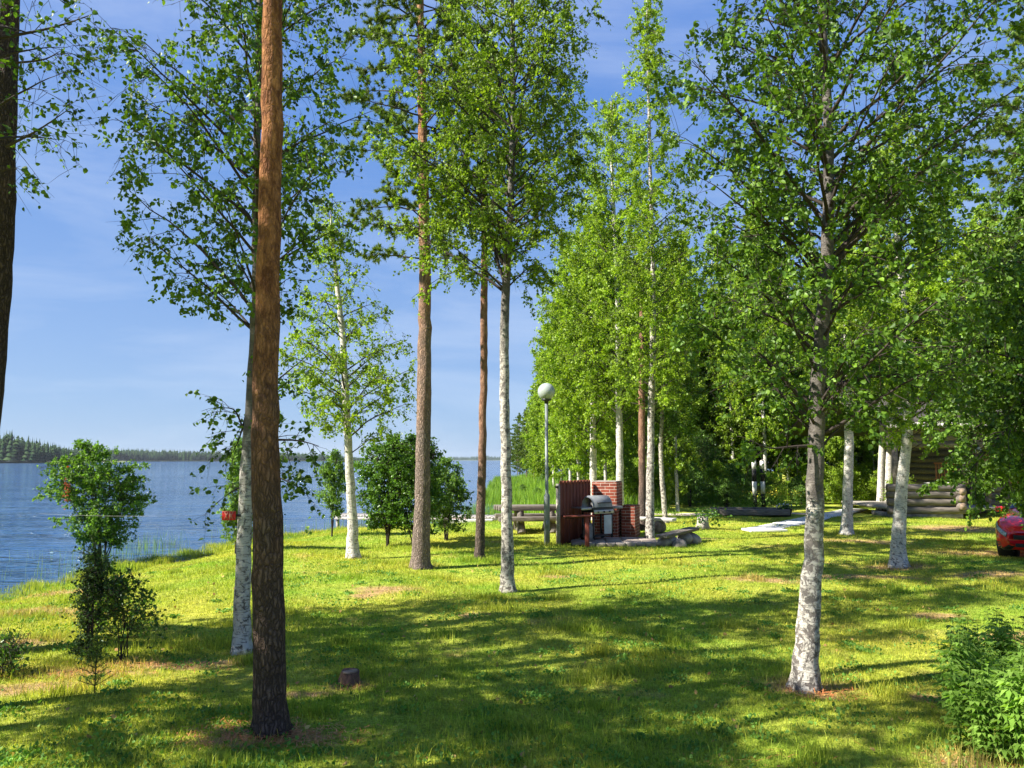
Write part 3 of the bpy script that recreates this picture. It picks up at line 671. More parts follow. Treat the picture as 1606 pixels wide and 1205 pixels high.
grow('birch_tree', [(797,923,23),(796,860,18),(794,740,16),(790,600,14.5),(791,480,14),(797,400,12.5),(802,300,11),(806,160,8),(803,0,7),(801,-120,3)], 13.3,
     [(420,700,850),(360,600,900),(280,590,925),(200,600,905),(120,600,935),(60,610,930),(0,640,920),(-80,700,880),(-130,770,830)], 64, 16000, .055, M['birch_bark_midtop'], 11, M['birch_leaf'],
     rise=.6, sides=18, label='tall forked birch right of the thin pine, with the big bright central crown', group=G_B, twigr=1.2,
     limbs=[[(789,415,0),(775,380,0),(765,340,0),(742,290,0),(720,230,0)],[(790,440,0),(775,400,.2),(768,330,.3),(740,330,.3),(690,330,.4)],[(799,330,0),(840,300,0),(880,270,0),(915,240,0)]])
grow('birch_tree', [(1261,1074,42),(1264,1030,35),(1270,950,31),(1277,860,28),(1284,760,25),(1282,700,25),(1284,620,23),(1292,500,21),(1298,400,19),(1303,310,17),(1296,200,14),(1290,100,14),(1285,0,12),(1282,-160,8),(1280,-330,4)], 7.6,
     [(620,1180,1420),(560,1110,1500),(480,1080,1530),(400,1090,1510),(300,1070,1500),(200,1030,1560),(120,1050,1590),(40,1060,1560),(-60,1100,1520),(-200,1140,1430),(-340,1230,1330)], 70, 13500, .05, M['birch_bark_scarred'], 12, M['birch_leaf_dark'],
     rise=.7, sides=26, label='leaning birch with rough scarred white bark in the right foreground, its wide crown overhead', group=G_B, droop=.45, arch=.08,
     limbs=[[(1281,700,0),(1245,700,-.1),(1205,706,-.2),(1175,690,-.3)],[(1283,640,0),(1230,600,.1),(1180,540,.2),(1110,490,.3)],[(1297,430,0),(1230,370,-.1),(1170,330,-.2),(1120,290,-.3)],
            [(1297,420,0),(1350,370,.2),(1400,330,.3),(1470,300,.4)],[(1284,620,0),(1340,590,.3),(1420,590,.5),(1480,600,.6)]])
grow('birch_tree', [(1327,840,20),(1329,800,15),(1332,740,13.5),(1331,640,13),(1328,540,11),(1325,440,9),(1322,330,5)], 22.9,
     [(650,1290,1370),(600,1250,1400),(500,1240,1410),(400,1260,1400),(330,1300,1350)], 34, 9000, .06, M['birch_bark'], 13, M['birch_leaf'],
     label='birch with a bare straight trunk between the leaning foreground birch and the brightly lit birch', group=G_B, fold=False)
grow('birch_tree', [(1408,887,26),(1410,850,20.5),(1413,780,18),(1418,720,15),(1424,660,13),(1426,600,14),(1420,500,12),(1412,400,10),(1405,300,7),(1400,200,3)], 16.3,
     [(690,1390,1490),(640,1370,1540),(560,1330,1570),(470,1320,1590),(380,1330,1580),(290,1340,1520),(210,1370,1450)], 70, 23000, .055, M['birch_bark'], 14, M['birch_leaf_light'],
     label='birch with the brightest sunlit white lower trunk, on the bare patch before the log cabin', group=G_B, sides=18, rise=.5)
grow('birch_tree', [(930,790,12),(930,740,10.5),(930,640,9.5),(929,500,8),(928,400,5),(927,340,2)], 29.,
     [(690,880,960),(640,850,980),(540,835,1000),(450,840,990),(380,870,965),(330,905,945)], 56, 16000, .08, M['birch_bark'], 15, M['birch_leaf_light'], fold=False, twigr=2,
     label='first white trunk behind the plank screen of the barbecue', group=G_B)
grow('birch_tree', [(972,805,14),(972,740,11),(971,640,10),(970,540,8),(966,400,8),(960,280,5),(958,160,2)], 27.,
     [(620,905,1030),(560,870,1050),(470,860,1060),(380,875,1040),(300,880,1035),(220,900,1015),(150,930,985)], 76, 22000, .078, M['birch_bark'], 16, M['birch_leaf_light'], fold=False, twigr=2,
     label='tall birch rising right behind the brick chimney, with a bright pointed crown', group=G_B)
grow('pine_tree', [(1007,826,14),(1007,760,11),(1007,650,10),(1006,500,8),(1005,420,4)], 24.,
     [(640,950,1060),(560,940,1070),(480,955,1050),(415,985,1025)], 24, 14000, .09, M['pine_bark_red'], 17, M['needle_light'], 'pine', rise=.1, gmul=1.6,
     label='slim pink-barked pine just left of the tall thin birch by the log benches', group=G_P)
grow('birch_tree', [(1019,847,16),(1019,800,12.5),(1021,700,11),(1023,560,9.5),(1024,430,7.5),(1023,330,5.5),(1019,240,5.5),(1016,120,4),(1014,-10,1.5)], 21.2,
     [(620,975,1075),(540,960,1095),(430,950,1110),(350,965,1090),(280,975,1070),(200,972,1060),(100,978,1052),(20,990,1040)], 76, 17000, .062, M['birch_bark_rough'], 18, M['birch_leaf_light'], fold=False, twigr=1.8,
     label='tallest thin birch beside the log benches, topped by a sparse wispy crown', group=G_B, rise=.5)
grow('birch_tree', [(1044,812,8),(1040,770,7.5),(1036,700,6.5),(1040,620,5),(1046,540,2)], 27.,
     [(680,1015,1080),(620,1005,1095),(560,1020,1080),(530,1035,1060)], 22, 4500, .07, M['birch_bark_rough'], 19, M['birch_leaf_dark'], fold=False, twigr=2,
     label='thin crooked young birch right of the tallest thin birch', group=G_B)
for (bp, wd, top, sd, lb) in [((1382,802),9,470,20,'left trunk of the two birches by the cabin porch'),((1393,800),12,400,21,'thicker pinkish right trunk of the two birches by the cabin porch'),((1439,792),9,440,22,'slim birch seen between the porch posts')]:
    d_ = 34 if bp[0] < 1420 else 39
    grow('birch_tree', [(bp[0]-2,bp[1],wd*1.2),(bp[0],bp[1]-60,wd),(bp[0]+2,620,wd*.85),(bp[0]-3,top+60,wd*.5),(bp[0],top,2)], d_,
         [(650,bp[0]-40,bp[0]+40),(580,bp[0]-70,bp[0]+75),(top+60,bp[0]-65,bp[0]+60),(top,bp[0]-20,bp[0]+20)], 36, 8500, .085, M['birch_bark'], sd, M['birch_leaf'], fold=False, twigr=2, label=lb, group=G_B)
# trees whose trunks stand just outside the left and right edges of the picture
grow('pine_tree', [(-45,1016,42),(-38,900,38),(-18,640,34),(-8,480,32),(10,240,30),(21,0,28),(32,-300,24),(40,-700,16),(45,-900,8)], 9.,
     [(-330,-70,150),(-430,-140,230),(-640,-130,220),(-820,-40,140),(-890,10,80)], 26, 24000, .08, M['pine_bark_dark'], 23, M['needle'], 'pine', rise=.12, gmul=1.4, sides=22,
     label='tall dark pine trunk cut by the left edge of the picture', group=G_P)
grow('birch_tree', [(-70,1110,40),(-60,900,36),(-45,600,32),(-25,300,28),(-10,100,24),(0,-100,18),(8,-400,8)], 7.0,
     [(260,-180,30),(200,-200,60),(150,-220,125),(90,-230,110),(20,-220,80),(-120,-220,90),(-300,-150,80),(-420,-40,40)], 24, 850, .056, M['birch_bark_rough'], 24, M['birch_leaf_dark'],
     rise=.4, label='birch at the left edge reaching drooping leafy branches into the sky', group=G_B, droop=.6,
     limbs=[[(10,100,0),(70,95,0),(95,80,0)],[(10,230,0),(60,205,0),(110,170,0)],[(0,60,0),(80,45,0),(140,25,0)]])
grow('birch_tree', [(1700,1000,44),(1700,800,38),(1690,600,34),(1680,400,30),(1670,200,26),(1665,0,20),(1660,-200,8)], 10.,
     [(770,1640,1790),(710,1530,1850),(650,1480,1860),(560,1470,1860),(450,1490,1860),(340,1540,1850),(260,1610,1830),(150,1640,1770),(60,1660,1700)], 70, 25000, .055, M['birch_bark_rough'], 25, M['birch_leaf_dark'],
     rise=.25, label='birch at the right edge hanging dark leafy boughs before the cabin', group=G_B, droop=.9,
     limbs=[[(1690,600,0),(1620,640,-.2),(1560,690,-.4),(1520,740,-.5)],[(1690,640,0),(1640,700,.3),(1590,740,.5),(1560,760,.6)]])
grow('pine_tree', [(1640,830,34),(1636,600,28),(1628,400,22),(1620,200,16),(1612,40,8),(1610,-60,4)], 24.,
     [(420,1530,1720),(300,1520,1720),(200,1510,1710),(110,1545,1680),(40,1570,1650),(-50,1595,1625)], 44, 46000, .12, M['pine_bark'], 26, M['needle_light'], 'pine', rise=.2, gmul=1.7,
     label='bright green pine rising behind the cabin at the right edge', group=G_P)
# shade trees left of the picture: their shadows cross the foreground
def world_tree(x, y, *a, **k): return grow(*a, metres=True, base=(x, y, gz1(x, y)-.03), **k)
sh = world_tree(-6.6, 4.0, 'birch_tree', [(0,0,.26),(.1,3,.22),(.1,7,.15),(0,11,.04)], 0, [(4.4,.8,1.0),(5.6,2.0,2.0),(7.5,2.2,2.2),(9.5,1.4,1.4),(11,.3,.3)], 44, 8800, .075, M['birch_bark'], 31, M['birch_leaf'], label='birch just outside the left edge whose crown shades the near lawn', group=G_B, fold=False, gap=.2)
for (x, y, rz, s) in [(-7.5,5.4,1.3,.85),(-10.0,7.8,4.4,1.15)]:
    c = copy_tree(sh); c.location = (x, y, gz1(x, y)-.03); c.rotation_euler = (0,0,rz); c.scale = (s,s,s)

# ------------------------------------------------------------------ the wood behind: individual trees from a few patterns
pats = []
PX0 = (0,0,-50)
for k, (cr, H, mat, dia) in enumerate([
    ([(1.6,.6,.6),(3,1.5,1.4),(6,1.9,1.8),(9,1.6,1.6),(11.5,.9,.9),(13,.2,.2)], 13, M['birch_leaf_light'], .17),
    ([(2.4,.7,.6),(4,1.6,1.7),(7,1.8,2.0),(10,1.4,1.2),(12.6,.2,.2)], 12.8, M['birch_leaf_light'], .15),
    ([(.9,.8,.8),(2.2,1.5,1.5),(4.5,1.6,1.8),(7,1.2,1.2),(9,.3,.2)], 9.2, M['birch_leaf_light'], .12),
    ([(1.2,.5,.5),(3,1.3,1.2),(6,1.7,1.5),(9,1.5,1.7),(12,.9,.8),(14.5,.2,.2)], 14.6, M['birch_leaf'], .19)]):
    pats.append(world_tree(0, -50, 'birch_tree', [(0,0,dia*1.15),(.05,H*.3,dia*.9),(-.04,H*.7,dia*.5),(.05,H,.03)], 0, cr, 60, 13000, .105, M['birch_bark'], 40+k, mat, fold=False, twigr=2.2, sides=10))
spr = world_tree(0, -50, 'spruce_tree', [(0,0,.24),(0,6,.14),(0,11,.03)], 0, [(.8,1.7,1.7),(3,1.5,1.5),(6,1.05,1.05),(9,.5,.5),(11,.08,.08)], 90, 42000, .12, M['pine_bark_red'], 50, M['needle'], 'pine', rise=-.18, arch=.02, gmul=2.2, droop=.5, sides=10)
pin = world_tree(0, -50, 'pine_tree', [(0,0,.26),(.1,5,.2),(0,9,.14),(.1,13,.04)], 0, [(2.0,1.4,1.4),(5,2.6,2.6),(8,2.6,2.4),(11,1.9,1.9),(13.2,.3,.3)], 60, 52000, .15, M['pine_bark'], 51, M['needle_light'], 'pine', rise=.2, gmul=2.2, sides=10)
rs = np.random.RandomState(77)
used = set(); placed = []
def put(src, x, y, s, label, group):
    c = src if src.name not in used else copy_tree(src)
    used.add(src.name)
    c.location = (x, y, gz1(x, y)-.05); c.rotation_euler = (0, 0, rs.rand()*6.28); c.scale = (s, s, s*(.93+.14*rs.rand())); tag(c, label, src.name.split('_')[0]+' tree' if 0 else 'tree', group); return c
GW = 'trees of the wood behind the lawn'
LB = {'birch_tree':'leafy birch among the crowded trees of the wood behind the lawn','spruce_tree':'dark spruce among the crowded trees of the wood behind the lawn'}
def ok(x, y, dmin):
    if any(math.hypot(x-a, y-b) < dmin for a, b in placed): return False
    placed.append((x, y)); return True
n = 0; tries = 0
while n < 84 and tries < 4000:
    tries += 1; y = 37.5+rs.rand()**1.2*24; x = y*(.12+.60*rs.rand())
    if y < 44 and x < 14: continue
    if 13.5 < x and y < 43: continue
    if not ok(x, y, 2.0): continue
    src = spr if rs.rand() < .05 else pats[rs.choice([0,1,2,3], p=[.3,.25,.25,.2])]
    s = 1.0+.38*rs.rand()
    if 16 < x < 23 and y < 50: s *= .8
    c = put(src, float(x), float(y), float(s), LB[src.name.split('.')[0]], GW); n += 1
# birches and pines along the bay, left end of the wood
for (px, Y, s, kind) in [(905,33,.8,1),(893,38,.95,1),(880,43,.9,0),(868,50,.95,1),(915,44,1.0,3),(852,62,1.0,2),(1060,33.5,.75,3),(950,36,.95,1)]:
    x = (px-CX)/F*Y; put(pats[kind], x, float(Y), s, 'birch at the left end of the wood, above the marshy bay', 'birches at the left end of the wood')
for (px, Y, s) in [(838,70,.62),(826,82,.62),(815,98,.66),(846,90,.8),(862,74,.8),(880,80,.9),(812,112,.6),(835,112,.8),(860,105,.95)]:
    x = (px-CX)/F*Y; put(pin, x, float(Y), s, 'pine on the point beyond the marshy bay', 'pines on the point beyond the bay')
# forest-edge bushes
eb = bush('leafy_bush', (0,-50,0), 2.3, 1.25, 1.15, 8000, .09, M['birch_leaf_light'], 61, 'x', fold=False, stems=9, zlo=.05)  # paler leaf than the wood's shade gives: sunlight put into the colour
wb = bush('willow_bush', (0,-50,0), 1.7, 1.0, 1.0, 7000, .075, M['willow_leaf'], 62, 'x', fold=False, stems=9, zlo=.05)
n = 0
while n < 40:
    y = 36.2+rs.rand()*7; x = y*(.10+.42*rs.rand()) if y < 42 else y*(.12+.58*rs.rand())
    if not ok(x, y, 1.1): continue
    if abs(x/y-(1190-CX)/F) < .022 and y < 38: continue
    src = eb if rs.rand() < .55 else wb
    c = src if src.name not in used else copy_tree(src); used.add(src.name); s = .55+.6*rs.rand()
    if x > 13: s *= .8
    c.location = (x, y, gz1(x, y)-.03); c.rotation_euler = (0,0,rs.rand()*6.28); c.scale = (s, s, s)
    tag(c, 'dense green bush in the undergrowth at the edge of the wood' if 'leafy' in c.name else 'pale willow bush in the undergrowth at the edge of the wood', 'bush', 'bushes at the edge of the wood'); n += 1
for (px, Y, s) in [(842,47,.45),(868,41,.4),(888,37,.5),(905,40,.6),(820,56,.42),(850,60,.6),(878,52,.55)]:
    x = (px-CX)/F*Y; c = copy_tree(wb); c.location = (x, Y, gz1(x, Y)-.03); c.rotation_euler = (0,0,Y); c.scale = (s,s,s)
    tag(c, 'small pale willow bush standing in the reedy marsh beyond the lamp', 'bush', 'willow bushes in the marsh')
for (px, py, h, rx, lb, mat, sd, ns) in [
    (1390+25,803,1.5,1.0,'bright bush between the paired birches and the cabin porch', M['birch_leaf_light'],63,4200),
    (1100,785,3.6,1.9,'big dark bush at the edge of the wood right of the crooked birch', M['bush_leaf'],64,8500)]:
    p = ground(px, py); bush('bush', p, h, rx, rx*.9, ns, .07, mat, sd, lb, 'bush', zlo=.04, fold=False)

# ------------------------------------------------------------------ shrubs on the lawn and bank
p = ground(163,893)
b1 = bush('shore_bush', p, 3.05, 1.22, 1.05, 21000, .062, M['bush_mix'], 70, 'tall leafy bush on the left bank, narrow at the foot, with some rust-brown leaves', 'bush', stems=12, zlo=.18, lean=-.45,
     shape=lambda z: np.interp(z, [0,.18,.32,.45,.6,.8,.92,1], [.14,.32,.78,1.1,1.18,1.1,.82,.32]), stemr=.016)
d = np.random.RandomState(3); P = np.array([-.62,-.75,2.05])+d.randn(60, 3)*np.array([.04,.05,.2]); V, q = leaf_geo(P, .06, d, .5)
link(bpy.data.objects.new('withered_leaves', arr_mesh('withered_leaves', V, [(q, 0)], [M['dead_leaf']])), b1)
p = ground(192,1035); bush('low_shrub', p, .9, .46, .4, 1300, .042, M['bush_leaf'], 71, 'small dark shrub in the left foreground, right of the bushy juniper', 'shrub', stems=9, zlo=.2, stemr=.006)
p = ground(138,1040); bush('juniper_shrub', p, 1.2, .22, .22, 3000, .034, M['needle'], 72, 'narrow upright dark juniper in the left foreground under the tall bush', 'shrub', stems=9, zlo=.02, stemr=.008,
     shape=lambda z: .9-.6*z)
p = ground(158,985); bush('low_shrub', p, .85, .36, .3, 1300, .045, M['bush_mix'], 79, 'lit leafy shrub between the tall bush and the dark juniper', 'shrub', stems=9, zlo=.05, stemr=.006)
p = ground(5,1062); bush('low_shrub', p, .42, .26, .25, 420, .045, M['bush_leaf'], 73, 'dark low shrub cut by the left edge', 'shrub', stems=7, zlo=.1, stemr=.005)
p = ground(520,842); bush('waterside_shrub', p, 2.4, .62, .6, 5200, .062, M['willow_leaf'], 74, 'slim pale green shrub at the water between the nearest pine and the slender birch', 'shrub', stems=6, zlo=.22,
     shape=lambda z: np.interp(z, [0,.25,.5,.8,1], [.15,.5,1,.7,.15]))
p = ground(608,858); bush('broadleaf_bush', p, 2.75, .98, .9, 15000, .065, M['bush_leaf'], 75, 'broad dark bush left of the pale-barked pine', 'bush', stems=9, zlo=.12, stemr=.02,
     shape=lambda z: np.interp(z, [0,.2,.45,.8,.95,1], [.3,.75,1.02,.95,.55,.3]))
p = ground(650,860); bush('broadleaf_bush', p, 2.7, .9, .85, 13000, .065, M['bush_leaf'], 76, 'dark bush directly behind the pale-barked pine', 'bush', stems=8, zlo=.12, stemr=.02,
     shape=lambda z: np.interp(z, [0,.2,.45,.8,.95,1], [.3,.7,1,.95,.55,.3]))
p = ground(700,848); bush('broadleaf_bush', p, 2.2, .78, .7, 8000, .065, M['willow_leaf'], 77, 'lighter leafy bush right of the pale-barked pine at the water', 'bush', stems=8, zlo=.1,
     shape=lambda z: np.interp(z, [0,.2,.45,.8,.95,1], [.4,.95,1,.7,.4,.2]))
p = ground(372,868); bush('waterside_shrub', p, 2.6, .52, .5, 5000, .065, M['willow_leaf'], 78, 'pale shrub on the bank partly hidden behind the birch with the red board', 'shrub', stems=6, zlo=.08,
     shape=lambda z: np.interp(z, [0,.3,.6,.9,1], [.7,1,.8,.7,.3]))
# little spruce seedling
p = ground(148,1090); r_ = empty('spruce_seedling', p); mb = MB(); rs2 = np.random.RandomState(5)
mb.tube([(0,0,0),(0,0,.28),(.005,0,.52)], [.006,.005,.002], 6); N_ = []
for z in np.linspace(.08, .5, 9):
    L = .17*(1-z/.62)
    for a in range(5):
        an = a*1.257+z*20; e = np.array([math.cos(an)*L, math.sin(an)*L, z+L*.55]); mb.tube([(0,0,z), e], [.003,.0015], 4, cap=False)
        for t in np.linspace(.1, 1, 16): N_.append((np.array([0,0,z])*(1-t)+e*t, unit(e-np.array([0,0,z]))))
    N_ += [(np.array([0,0,z+rs2.rand()*.05]), np.array([0,0,1.])) for _ in range(14)]
mb.build('stem', M['limb'], r_)
P = np.repeat(np.array([a for a, b in N_]), 3, 0); D = unit(np.repeat(np.array([b for a, b in N_]), 3, 0)*.7+rs2.randn(len(P), 3)*.55); W = unit(np.cross(D, rs2.randn(len(P), 3)))*.0016
V = np.stack([P-W, P+W, P+D*.028], 1).reshape(-1, 3)
link(bpy.data.objects.new('needles', arr_mesh('needles', V, [(np.arange(len(V)).reshape(-1, 3), 0)], [M['needle_light']])), r_)
tag(r_, 'tiny light green spruce seedling in the grass in front of the juniper', 'seedling')
# tall leafy herbs bottom right
def herb(seed, h, wide):
    rs = np.random.RandomState(seed); r_ = empty('leafy_herb'); mb = MB(); Vs, Qs, off = [], [], 0
    for s in range(9):
        a = rs.rand()*6.28; rr = wide*rs.rand()**.5; hh = h*(.72+.3*rs.rand()); b = np.array([math.cos(a)*rr*.6, math.sin(a)*rr*.6, -.02]); e = np.array([math.cos(a)*rr, math.sin(a)*rr, hh])
        c = curve_pts(b, (b+e)/2+rs.randn(3)*.02, e, 8, rs, .006); mb.tube(c, np.linspace(.005, .0025, 8), 5, cap=False)
        for k in range(26):
            t = .12+.88*(k/25); ix = min(t*7, 6.99); j = int(ix); p = c[j]+(c[j+1]-c[j])*(ix-j); top = t > .93
            an = k*2.4+rs.rand(); L = (.12 if not top else .07)*(.75+.5*rs.rand())*(1-.25*abs(t-.6)); el = (.35 if not top else .9)-.5*rs.rand()
            for br in (-.6, 0, .6):        # divided leaf: pointed leaflets from one stalk
                aa = an+br; l2 = L*(1-.3*abs(br)); D = np.array([math.cos(aa)*math.cos(el), math.sin(aa)*math.cos(el), math.sin(el)]); W = unit(np.cross(D, [0,0,1.]))*l2*.17*(.8+.4*rs.rand())
                q0 = p+D*l2*.15; tip = p+D*l2+np.array([0,0,-l2*.32]); mid = p+D*l2*.6+np.array([0,0,-l2*.04]); dn = np.array([0,0,l2*.05])
                Vs += [q0, mid+W+dn, tip, mid-W+dn]; Qs += [(off, off+1, off+2, off+3)]; off += 4
    mb.build('stem', M['herb'], r_)
    link(bpy.data.objects.new('leaves', arr_mesh('leaves', np.array(Vs), [(np.array(Qs), 0)], [M['herb']])), r_); return r_
HB = [herb(1, .95, .2), herb(2, .85, .22), herb(3, 1.0, .18)]
hs = np.random.RandomState(9); first = [1,1,1]
for i, (px, py) in enumerate([(1530,1165),(1575,1180),(1600,1150),(1545,1110),(1580,1105),(1510,1120),(1600,1080),(1540,1070),(1625,1190),(1650,1130),(1520,1075),(1570,1060),(1640,1060)]):
    k = i % 3; o = HB[k] if first[k] else copy_tree(HB[k]); first[k] = 0
    p = ground(px, py+18); o.location = p; o.rotation_euler = (0,0,hs.rand()*6.28); s = .72+.2*hs.rand(); o.scale = (s,s,s*(.9+.12*hs.rand()))
    tag(o, 'bright green leafy herb in the tall clump at the lower right corner', 'plant', 'herbs of the clump at the lower right corner')

# ------------------------------------------------------------------ tree stump
p = ground(548,1072); st = empty('tree_stump', p); mb = MB()
mb.tube([(0,0,-.03),(0,0,.02),(.005,.0,.06),(.01,.005,.10),(.015,.0,.14)], [.165,.13,.118,.105,.10], 22, bump=.12, seed=4); mb.build('bark', M['red_bark'], st, smooth=False); st.scale = (.82,.82,.85)
MB().tube([(0,0,.13),(0,0,.146)], [.098,.094], 22, bump=.05, seed=5).build('cut_top', M['end_grain'], st)
tag(st, 'short dark tree stump in the grass right of the nearest pine', 'stump')

# ------------------------------------------------------------------ lamp
p = ground(858,856); L = empty('lamp_post', p); hgt = lambda py: (at(858, py, p[1])[2]-p[2])
hz_ = hgt(775); ht = hgt(630)
MB().lathe([(.0,-.05),(.075,-.04),(.075,hz_-.06),(.07,hz_-.03),(.048,hz_),(.043,hz_+.02),(.040,ht),(.0,ht)], sides=20).build('pole', M['post_metal'], L, smooth=True)
MB().lathe([(.0,ht-.05),(.05,ht-.05),(.055,ht),(.12,ht+.03),(.125,ht+.07),(.0,ht+.07)], sides=24).build('collar', M['black_metal'], L, smooth=True)
r = .222; zc = ht+.05+r*.93
MB().lathe([(r*math.sin(a), zc-r*math.cos(a)) for a in np.linspace(0.02, math.pi-.02, 26)], sides=32).build('globe', M['globe'], L, smooth=True)
MB().box((.0,-.078,.55), (.06,.012,.16)).build('hatch', M['post_metal'], L)
tag(L, 'grey lamp post with a white globe beside the barbecue screen', 'lamp')

# ------------------------------------------------------------------ barbecue corner
bz = gz1(2.4, 21)
A = np.array([1.22, 19.95]); B = np.array([2.22, 22.0]); n = 19; ang = math.atan2(*(B-A)[::-1]); Ln = np.hypot(*(B-A))
S = empty('plank_screen', (A[0], A[1], bz), ang)
for k in range(n):
    w_ = Ln/n; x0 = w_*(k+.5); h = 1.60-.02*k/n+.006*math.sin(k*3.1)
    m = MB().box((x0, .012*(k % 2), h/2), (w_*1.02, .022, h)); m.tube([(x0,.012*(k % 2)-.0115,h-.001),(x0,.012*(k % 2)+.0115,h-.001)], [w_*.46,w_*.46], 10)
    m.build('plank', M['red_plank'], S)
MB().box((Ln/2,.05,1.15), (Ln,.04,.09)).box((Ln/2,.05,.35), (Ln,.04,.09)).build('rail', M['dark_edge'], S)
MB().box((-.045,.02,.79), (.07,.09,1.58)).build('corner_post', M['old_wood'], S)
MB().box((-.1,.02,1.50), (.22,.05,.045)).build('bracket', M['dark_edge'], S)
tag(S, 'red-brown wooden plank screen with a scalloped top edge, left of the brick chimney', 'screen')
bk = empty('brick_chimney', (2.26, 22.05, bz), R(-18))
MB().box((.36,.45,.78), (.72,.9,1.56)).build('chimney_wall', M['brick'], bk, bevel=.008)
MB().box((.36,.45,1.575), (.68,.86,.03)).build('cap', M['slab'], bk, bevel=.01)
MB().box((.99,.70,.43), (.39,.9,.86)).build('low_wall', M['brick'], bk, bevel=.008)
MB().box((.99,.70,.875), (.40,.91,.03)).build('low_cap', M['brick'], bk)
tag(bk, 'red brick barbecue chimney with a lower brick block at its right', 'barbecue')
px_ = MB()
r7 = np.random.RandomState(8)
for i in range(5):
    for j in range(3): px_.box((1.75+i*.46+j*.03, 20.25+j*.5, bz+.045), (.44,.48,.07), rz=r7.randn()*.02, rx=r7.randn()*.01)
pv = px_.build('paving_slabs', M['slab'], bevel=.012); tag(pv, 'grey brown paving slabs under the barbecue grill', 'paving')
for i in range(5):
    pass
ed = MB()
for i in range(7): ed.box((2.0+i*.26, 19.92+i*.03+.02*r7.randn(), bz+.03), (.25,.14,.10+.02*r7.rand()), rz=.08+r7.randn()*.06)
e_ = ed.build('stone_edging', M['stone'], bevel=.02); tag(e_, 'rough stone edging in front of the barbecue paving', 'kerb')
# gas grill
gp = at(937, 846, 20.9); gr = empty('gas_grill', (gp[0], 20.9, bz+.08), R(34))
c = MB(); N = 14; prof = []
for k in range(N): 
    a = math.pi*k/(N-1); prof.append((-.27*math.cos(a), .86+.30*max(0, math.sin(a))**.8))
xs_ = [-.34, -.30, .30, .34]; sc_ = [.86, 1, 1, .86]
V = []; 
for x_, s_ in zip(xs_, sc_):
    for yy, z_ in prof: V.append((x_, yy*s_, .86+(z_-.86)*s_))
Fq = []
for a in range(3):
    for k in range(N-1): Fq.append((a*N+k, a*N+k+1, (a+1)*N+k+1, (a+1)*N+k))
c.add(V, Fq, 0); c.G[(N, 1)] = [np.array([list(range(N))]), np.array([list(range(3*N, 4*N))[::-1]])]
c.build('hood', [M['grill_grey'], M['hood_end']], gr)
MB().tube([(-.22,-.31,.98),(.22,-.31,.98)], [.014,.014], 10).box((-.2,-.28,.98), (.02,.06,.02)).box((.2,-.28,.98), (.02,.06,.02)).build('hood_handle', M['black_metal'], gr)
MB().box((0,0,.79), (.70,.50,.14)).build('firebox', M['black_metal'], gr, bevel=.01)
MB().box((0,-.27,.74), (.68,.03,.10)).build('control_panel', M['grill_metal'], gr, bevel=.005)
for x_ in (-.2, 0, .2): MB().tube([(x_,-.285,.74),(x_,-.31,.74)], [.024,.02], 12).build('knob', M['black_metal'], gr)
for x_ in (-.54, .54): MB().box((x_,0,.85), (.36,.44,.025)).box((x_,-.215,.83), (.36,.014,.06)).build('side_shelf', M['grill_metal'] if x_ < 0 else M['grill_grey'], gr, bevel=.004)
for x_ in (-.32, .32):
    for y_ in (-.22, .22): MB().box((x_,y_,.38), (.04,.04,.66)).build('leg', M['black_metal'], gr)
MB().box((.16,-.245,.40), (.26,.016,.50)).build('door', M['grill_panel'], gr, bevel=.006)
MB().box((0,.0,.10), (.66,.46,.03)).build('bottom_shelf', M['black_metal'], gr)
for x_ in (-.34, .34): MB().tube([(x_-.02,.2,.07),(x_+.02,.2,.07)], [.075,.075], 16).build('wheel', M['tyre'], gr)
tag(gr, 'gas barbecue grill with a rounded grey hood and pale cabinet door before the brick chimney', 'grill')
# gas bottle, side table
q_ = at(924, 846, 20.6); gb = empty('gas_bottle', (q_[0], 20.65, bz+.08))
MB().lathe([(0,.02),(.12,.02),(.15,.06),(.155,.12),(.155,.34),(.13,.41),(.06,.45),(0,.455)], sides=22).build('cylinder_body', M['gas'], gb, smooth=True)
MB().lathe([(.10,.0),(.12,.0),(.12,.035),(.10,.035)], sides=20).build('foot_ring', M['gas'], gb); MB().lathe([(0,.44),(.03,.44),(.03,.5),(.045,.51),(.045,.53),(0,.53)], sides=12).build('valve', M['black_metal'], gb)
tag(gb, 'grey gas bottle standing in the shade under the red side table', 'gas bottle')
q_ = at(921, 858, 19.85); tb = empty('side_table', (q_[0], 19.85, bz))
MB().box((-.22,.10,.76), (.80,.40,.035), rz=R(8)).build('table_top', M['red_wood'], tb, bevel=.005)
MB().box((.0,0,.37), (.105,.105,.745)).build('leg', M['red_wood'], tb, bevel=.006)
MB().box((-.28,.16,.72), (.5,.05,.05), rz=R(8)).build('batten', M['dark_edge'], tb)
tag(tb, 'narrow red-brown side table on one post in front of the plank screen', 'table')
